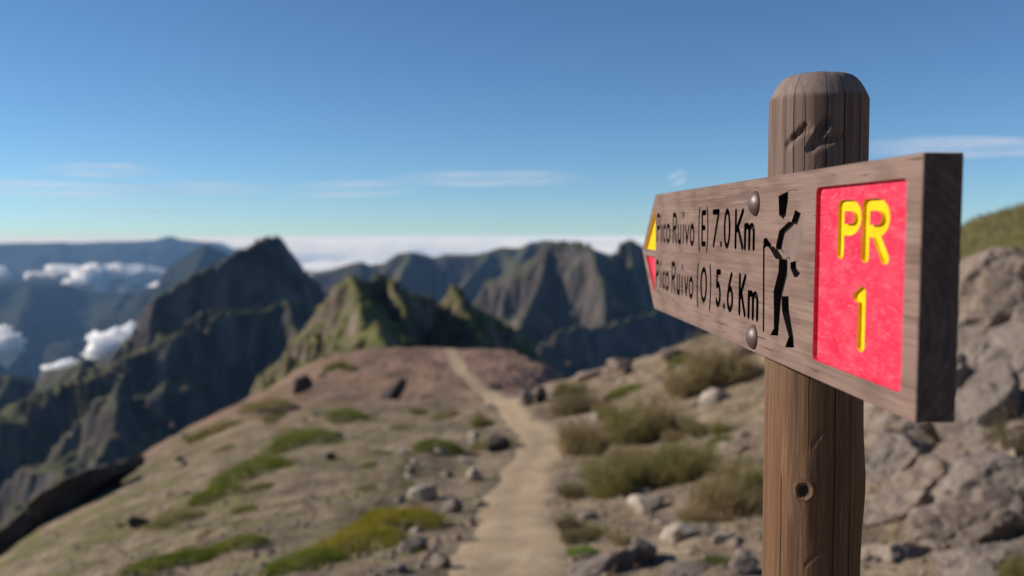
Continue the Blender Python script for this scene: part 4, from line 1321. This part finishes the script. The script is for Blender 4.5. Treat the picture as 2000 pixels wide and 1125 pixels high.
# ------------------------------------------------------------------ plants
def leaf_mat(name, a, b, c, trans=0.45):
    m = M(name, 0.7, 0.25)
    co = m.world()
    n1 = m.noise(co, 3.0, 4, 0.6); n2 = m.noise(co, 28.0, 3, 0.6)
    f_ = m.math('ADD', m.math('MULTIPLY', n1, 0.6), m.math('MULTIPLY', n2, 0.4))
    col = m.ramp(f_, (0.38, a), (0.5, b), (0.62, c))
    m.color(col)
    tr_ = m.n('ShaderNodeBsdfTranslucent', {'Color': col})
    mx_ = m.n('ShaderNodeMixShader', {0: trans, 1: m.b.outputs[0], 2: tr_.outputs[0]})
    m.t.links.new(mx_.outputs[0], m.out.inputs['Surface'])
    return m.m


MAT['lf_green'] = leaf_mat('mat_green_leaves', (0.075, 0.105, 0.006), (0.14, 0.175, 0.010), (0.21, 0.225, 0.016))
MAT['lf_yellow'] = leaf_mat('yellow_green_leaves', (0.16, 0.155, 0.010), (0.28, 0.245, 0.012), (0.38, 0.30, 0.015))
MAT['lf_heath'] = leaf_mat('heath_leaves', (0.23, 0.175, 0.08), (0.35, 0.265, 0.13), (0.45, 0.33, 0.18))
MAT['lf_olive'] = leaf_mat('olive_heath_leaves', (0.17, 0.155, 0.05), (0.27, 0.235, 0.08), (0.36, 0.29, 0.125))
MAT['lf_dry'] = leaf_mat('dry_grass_blades', (0.14, 0.105, 0.05), (0.23, 0.18, 0.09), (0.30, 0.24, 0.13))
MAT['lf_weed'] = leaf_mat('bright_weed_leaves', (0.10, 0.17, 0.02), (0.16, 0.25, 0.03), (0.20, 0.30, 0.05))
MAT['twig'] = simple('twig_bark', (0.075, 0.055, 0.04), 0.9, 0.2, 40)


def quads(C, D, Wd, ln_, wd_):
    """leaf quads: centre, direction, side vector, length, width"""
    n = len(C)
    a = C - Wd * wd_[:, None] * 0.5; b = C + Wd * wd_[:, None] * 0.5
    t = C + D * ln_[:, None]
    mid = C + D * ln_[:, None] * 0.55
    V = np.stack([C, mid - Wd * wd_[:, None] * 0.5, t, mid + Wd * wd_[:, None] * 0.5], 1).reshape(-1, 3)
    return V, np.arange(n * 4).reshape(n, 4)


def unit(v): return v / np.maximum(np.linalg.norm(v, axis=-1, keepdims=True), 1e-9)


def cushion_mesh(seed, n=9000, leaf=0.055):
    """low leafy mat: leaves over and inside a lumpy dome of radius 1"""
    rs = np.random.RandomState(seed)
    u = unit(rs.normal(size=(n, 3))); u[:, 2] = np.abs(u[:, 2])
    lum = 1 + 0.33 * fbm(u[:, 0] * 2.3 + seed, u[:, 1] * 2.3, u[:, 2] * 2.3, octv=4, seed=seed)
    clump = fbm(u[:, 0] * 6 + seed, u[:, 1] * 6, u[:, 2] * 6, octv=2, seed=seed + 1)
    r = lum * (1 - 0.35 * rs.rand(n) ** 2.2) * (1 + 0.12 * clump)
    C = u * r[:, None]
    D = unit(u + 0.8 * rs.normal(size=(n, 3)) + np.array([0, 0, 0.35]))
    Wd = unit(np.cross(D, rs.normal(size=(n, 3))))
    return quads(C, D, Wd, leaf * (0.6 + 0.8 * rs.rand(n)), leaf * 0.5 * (0.6 + 0.8 * rs.rand(n)))


def heath_mesh(seed, sprigs=420, per=26, leaf=0.075):
    """upright wiry heath: sprigs fanning from the base, leaves along each"""
    rs = np.random.RandomState(seed)
    a = rs.rand(sprigs) * 6.283; rr_ = np.sqrt(rs.rand(sprigs)) * 0.75
    B = np.stack([np.cos(a) * rr_, np.sin(a) * rr_, np.zeros(sprigs)], 1)
    Dv = unit(np.stack([np.cos(a) * rr_ * 0.9 + 0.25 * rs.normal(size=sprigs), np.sin(a) * rr_ * 0.9 + 0.25 * rs.normal(size=sprigs), 0.75 + 0.3 * rs.rand(sprigs)], 1))
    hgt_ = (0.65 + 0.5 * rs.rand(sprigs)) * (1.05 - 0.5 * rr_) * np.clip(1 + 1.1 * fbm(B[:, 0] * 2.4 + seed, B[:, 1] * 2.4, octv=3, seed=seed), 0.25, 1.7)
    t = (np.arange(per) + 0.5) / per
    t = 0.15 + 0.85 * t
    C = B[:, None] + Dv[:, None] * (hgt_[:, None] * t[None])[:, :, None]
    C = C + 0.03 * rs.normal(size=C.shape)
    n = sprigs * per
    C = C.reshape(-1, 3)
    D = unit(np.repeat(Dv, per, axis=0) + 0.65 * rs.normal(size=(n, 3)))
    Wd = unit(np.cross(D, rs.normal(size=(n, 3))))
    return quads(C, D, Wd, leaf * (0.6 + 0.8 * rs.rand(n)), leaf * 0.35 * (0.6 + 0.8 * rs.rand(n)))


def stem_mesh(seed, n=14):
    rs = random.Random(seed)
    V, Fc = [], []
    for k in range(n):
        a = rs.uniform(0, 6.28); r0 = rs.uniform(0, 0.12); r1 = rs.uniform(0.3, 0.75); h = rs.uniform(0.4, 0.75)
        p0 = Vector((math.cos(a) * r0, math.sin(a) * r0, -0.15)); p1 = Vector((math.cos(a + 0.3) * r1, math.sin(a + 0.3) * r1, h)); pm = (p0 + p1) / 2 + Vector((0, 0, 0.12))
        base = len(V)
        for p, w in ((p0, 0.026), (pm, 0.018), (p1, 0.006)):
            for j in range(5): V.append((p.x + w * math.cos(j * 1.2566), p.y + w * math.sin(j * 1.2566), p.z))
        for s_ in range(2):
            for j in range(5): Fc.append((base + s_ * 5 + j, base + s_ * 5 + (j + 1) % 5, base + s_ * 5 + 5 + (j + 1) % 5, base + s_ * 5 + 5 + j))
    me = mesh_from('stem', V, Fc)
    me.materials.append(MAT['twig'])
    return me


CUSH = [mesh_from('foliage', *cushion_mesh(200 + i), smooth=False) for i in range(4)]
HEATH = [mesh_from('foliage', *heath_mesh(300 + i), smooth=False) for i in range(4)]
STEM = [stem_mesh(400 + i) for i in range(3)]
_fc = {}


def foliage(kind, i, mat):
    key = (kind, i, mat)
    if key not in _fc:
        me = (CUSH if kind == 'cushion' else HEATH)[i % 4].copy()
        me.materials.append(MAT[mat])
        _fc[key] = me
    return _fc[key]


_sh = [0]


def slope_rot(x, y, e=0.5):
    gx = (hgt(x + e, y) - hgt(x - e, y)) / (2 * e); gy = (hgt(x, y + e) - hgt(x, y - e)) / (2 * e)
    return Vector((-gx, -gy, 1)).normalized().to_track_quat('Z', 'Y')


def shrub(px0, px1, py0, py1, label, kind='cushion', mat='lf_green', h=None, name='shrub', deep=0.8, group=None):
    _sh[0] += 1
    i = _sh[0]
    cx = (px0 + px1) / 2
    g_ = ground_at(cx, py0 * 0.35 + py1 * 0.65) if kind == 'cushion' else ground_at(cx, py1 - 0.18 * (py1 - py0))
    w = (px1 - px0) / FPX * g_.y / 2 * (1.22 if kind == 'cushion' else 1.0)
    tall = (py1 - py0) / FPX * g_.y
    if h is None: h = min(tall * (0.42 if kind == 'cushion' else 1.3), w * 1.7)
    root = empty(name, (g_.x, g_.y, g_.z - h * 0.08))
    root.rotation_mode = 'QUATERNION'
    root.rotation_quaternion = slope_rot(g_.x, g_.y, max(0.3, w * 0.6)) if kind == 'cushion' else Vector((0, 0, 1)).to_track_quat('Z', 'Y')
    tag(root, label, 'shrub', group)
    fo = obj('foliage', foliage(kind, i % 4, mat), None, root)
    dy = max(w * deep, tall * 1.1) if kind == 'cushion' else w * deep
    fo.scale = (w, dy, h)
    st_ = obj('stem', STEM[i % 3], None, root)
    st_.scale = (w, dy, h)
    return root


GM = 'green mats of low shrub on the left slope'
shrub(700, 862, 965, 1060, 'upper lobe of yellow green bush left of the path bottom', 'cushion', 'lf_yellow', group=GM)
shrub(600, 790, 1015, 1110, 'brightest yellow green bush at the bottom left of the path', 'cushion', 'lf_yellow', group=GM)
shrub(520, 660, 1060, 1135, 'green bush at the bottom edge left of the yellow one', 'cushion', 'lf_green', group=GM)
shrub(390, 512, 1038, 1095, 'right half of the green mat at the lower left bottom', 'cushion', 'lf_green', group=GM)
shrub(240, 420, 1058, 1135, 'left half of the green mat at the bottom edge', 'cushion', 'lf_green', group=GM)
shrub(812, 896, 848, 897, 'dark green oval bush left of the path bend', 'cushion', 'lf_green', group=GM)
shrub(440, 545, 880, 960, 'long green mat in the middle of the left slope', 'cushion', 'lf_green', group=GM)
shrub(530, 645, 828, 890, 'green mat above the long one on the left slope', 'cushion', 'lf_green', group=GM)
shrub(385, 455, 935, 990, 'lower end of the green strip on the left slope', 'cushion', 'lf_green', group=GM)
shrub(300, 385, 985, 1040, 'thin olive mat below the green strip on the left slope', 'cushion', 'lf_olive', group=GM)
shrub(645, 718, 793, 836, 'small slanting green mat below the red flat', 'cushion', 'lf_green', group=GM)
shrub(698, 732, 943, 964, 'lone small green tuft on the bare left slope', 'cushion', 'lf_green', group=GM)
shrub(458, 492, 980, 1012, 'small tuft between green strip and bottom mat', 'cushion', 'lf_green', group=GM)
shrub(800, 832, 794, 814, 'small tuft below the dark jagged rock', 'cushion', 'lf_green', group=GM)
shrub(845, 885, 798, 828, 'faint olive tuft left of the path middle', 'cushion', 'lf_olive', group=GM)
shrub(918, 962, 808, 842, 'grey green shrub above the pale boulder at the bend', 'heath', 'lf_olive')
shrub(930, 985, 845, 888, 'dark shrub grown round the rock at the path bend', 'cushion', 'lf_olive')
shrub(636, 672, 704, 730, 'dark shrub on the left part of the red flat', 'cushion', 'lf_green')
shrub(670, 696, 712, 728, 'small light green shrub on the red flat', 'cushion', 'lf_green')
shrub(470, 560, 770, 815, 'olive turf mat on the upper left slope edge', 'cushion', 'lf_olive', group=GM)
shrub(380, 470, 815, 860, 'olive turf mat lower on the left slope edge', 'cushion', 'lf_olive', group=GM)
HB_ = 'heath bushes on the right mound'
shrub(1092, 1190, 828, 900, 'brown heath bush at the right edge of the path bend', 'heath', 'lf_heath', group=HB_)
shrub(1180, 1270, 812, 880, 'olive heath bush right of the one at the path bend', 'heath', 'lf_olive', group=HB_)
shrub(1240, 1345, 795, 865, 'brown heath bush higher in the upper row', 'heath', 'lf_heath', group=HB_)
shrub(1145, 1250, 895, 990, 'olive heath bush nearest the path in the lower row', 'heath', 'lf_olive', group=HB_)
shrub(1215, 1320, 880, 970, 'middle olive heath bush of the lower row', 'heath', 'lf_olive', group=HB_)
shrub(1290, 1395, 868, 955, 'right hand olive heath bush of the lower row', 'heath', 'lf_olive', group=HB_)
shrub(1355, 1485, 905, 1035, 'large brownish heath bush left of the post', 'heath', 'lf_heath', group=HB_)
shrub(1410, 1500, 890, 985, 'green heath bush touching the left side of the post', 'heath', 'lf_olive', group=HB_)
shrub(1340, 1470, 685, 765, 'tan heath bush on the mound crest left of the post', 'heath', 'lf_heath', group=HB_)
shrub(1300, 1390, 720, 790, 'brown heath bush below the mound crest', 'heath', 'lf_heath', group=HB_)
shrub(1192, 1238, 748, 788, 'bright green tuft on the mound', 'cushion', 'lf_green')
shrub(1300, 1345, 695, 720, 'green tuft on the mound crest', 'cushion', 'lf_green')
shrub(1388, 1428, 846, 874, 'small green mat left of the post on the mound', 'cushion', 'lf_green')
shrub(1116, 1156, 1062, 1095, 'bright green weed on the slab right of the path', 'cushion', 'lf_weed', name='weed')
shrub(1378, 1410, 1080, 1112, 'blue green weed low left of the post', 'cushion', 'lf_green', name='weed')
shrub(1600, 1720, 640, 735, 'heath bush behind the post under the board', 'heath', 'lf_heath', group=HB_)
shrub(1660, 1730, 850, 930, 'dry bush behind the right side of the post', 'heath', 'lf_heath', group=HB_)
shrub(1935, 2040, 800, 910, 'dry grass clump in the outcrop at the right edge', 'heath', 'lf_dry')
shrub(1955, 2030, 1085, 1150, 'pale green weed in the right bottom corner', 'heath', 'lf_olive', name='weed')


_rt = random.Random(44)
for k in range(34):      # small dry tufts between the bushes
    px, py = _rt.uniform(1110, 1480), _rt.uniform(720, 1080)
    w_ = _rt.uniform(16, 38)
    shrub(px - w_, px + w_, py - w_ * 0.9, py, 'small dry heath tuft between the bushes of the right mound', 'heath', _rt.choice(['lf_heath', 'lf_olive', 'lf_dry']), name='heath_tuft', group='small heath tufts on the right mound')
for k in range(26):
    px, py = _rt.uniform(300, 840), _rt.uniform(820, 1090)
    w_ = _rt.uniform(12, 30)
    shrub(px - w_, px + w_, py - w_ * 0.5, py, 'small olive tuft on the left slope', 'cushion', _rt.choice(['lf_olive', 'lf_green', 'lf_olive']), name='tuft', group='small tufts on the left slope')


# dry grass, too fine to count
def grass(name, label, n, region, seed, hmin, hmax, mat, dens):
    rs = np.random.RandomState(seed)
    (x0, x1), (y0, y1) = region
    x = x0 + (x1 - x0) * rs.rand(n * 4); y = y0 + (y1 - y0) * rs.rand(n * 4)
    keep = (fbm(x * dens, y * dens, octv=4, seed=seed) > 0.05) & (path_dist(x, y) > 0.8)
    x = x[keep][:n]; y = y[keep][:n]
    n = len(x)
    z = height(x, y)
    a = rs.rand(n) * 6.283; h = hmin + (hmax - hmin) * rs.rand(n)
    D = unit(np.stack([np.cos(a) * 0.55, np.sin(a) * 0.55, 0.6 + 0.6 * rs.rand(n)], 1))
    Wd = unit(np.cross(D, rs.normal(size=(n, 3))))
    V, Fq = quads(np.stack([x, y, z - 0.02], 1), D, Wd, h, h * 0.16)
    o = obj(name, mesh_from(name, V, Fq, smooth=False), MAT[mat])
    tag(o, label, 'grass', kind='stuff')


grass('dry_grass', 'dry grass covering the hill top at the upper right', 60000, ((10, 34), (12, 38)), 5, 0.10, 0.26, 'lf_olive', 0.12)
grass('dry_grass', 'short dry grass between the rocks of the right mound', 16000, ((0.5, 16), (8, 46)), 6, 0.06, 0.18, 'lf_dry', 0.6)
grass('dry_grass', 'thin olive turf on the left slope', 26000, ((-40, -1), (9, 90)), 7, 0.06, 0.16, 'lf_olive', 0.3)
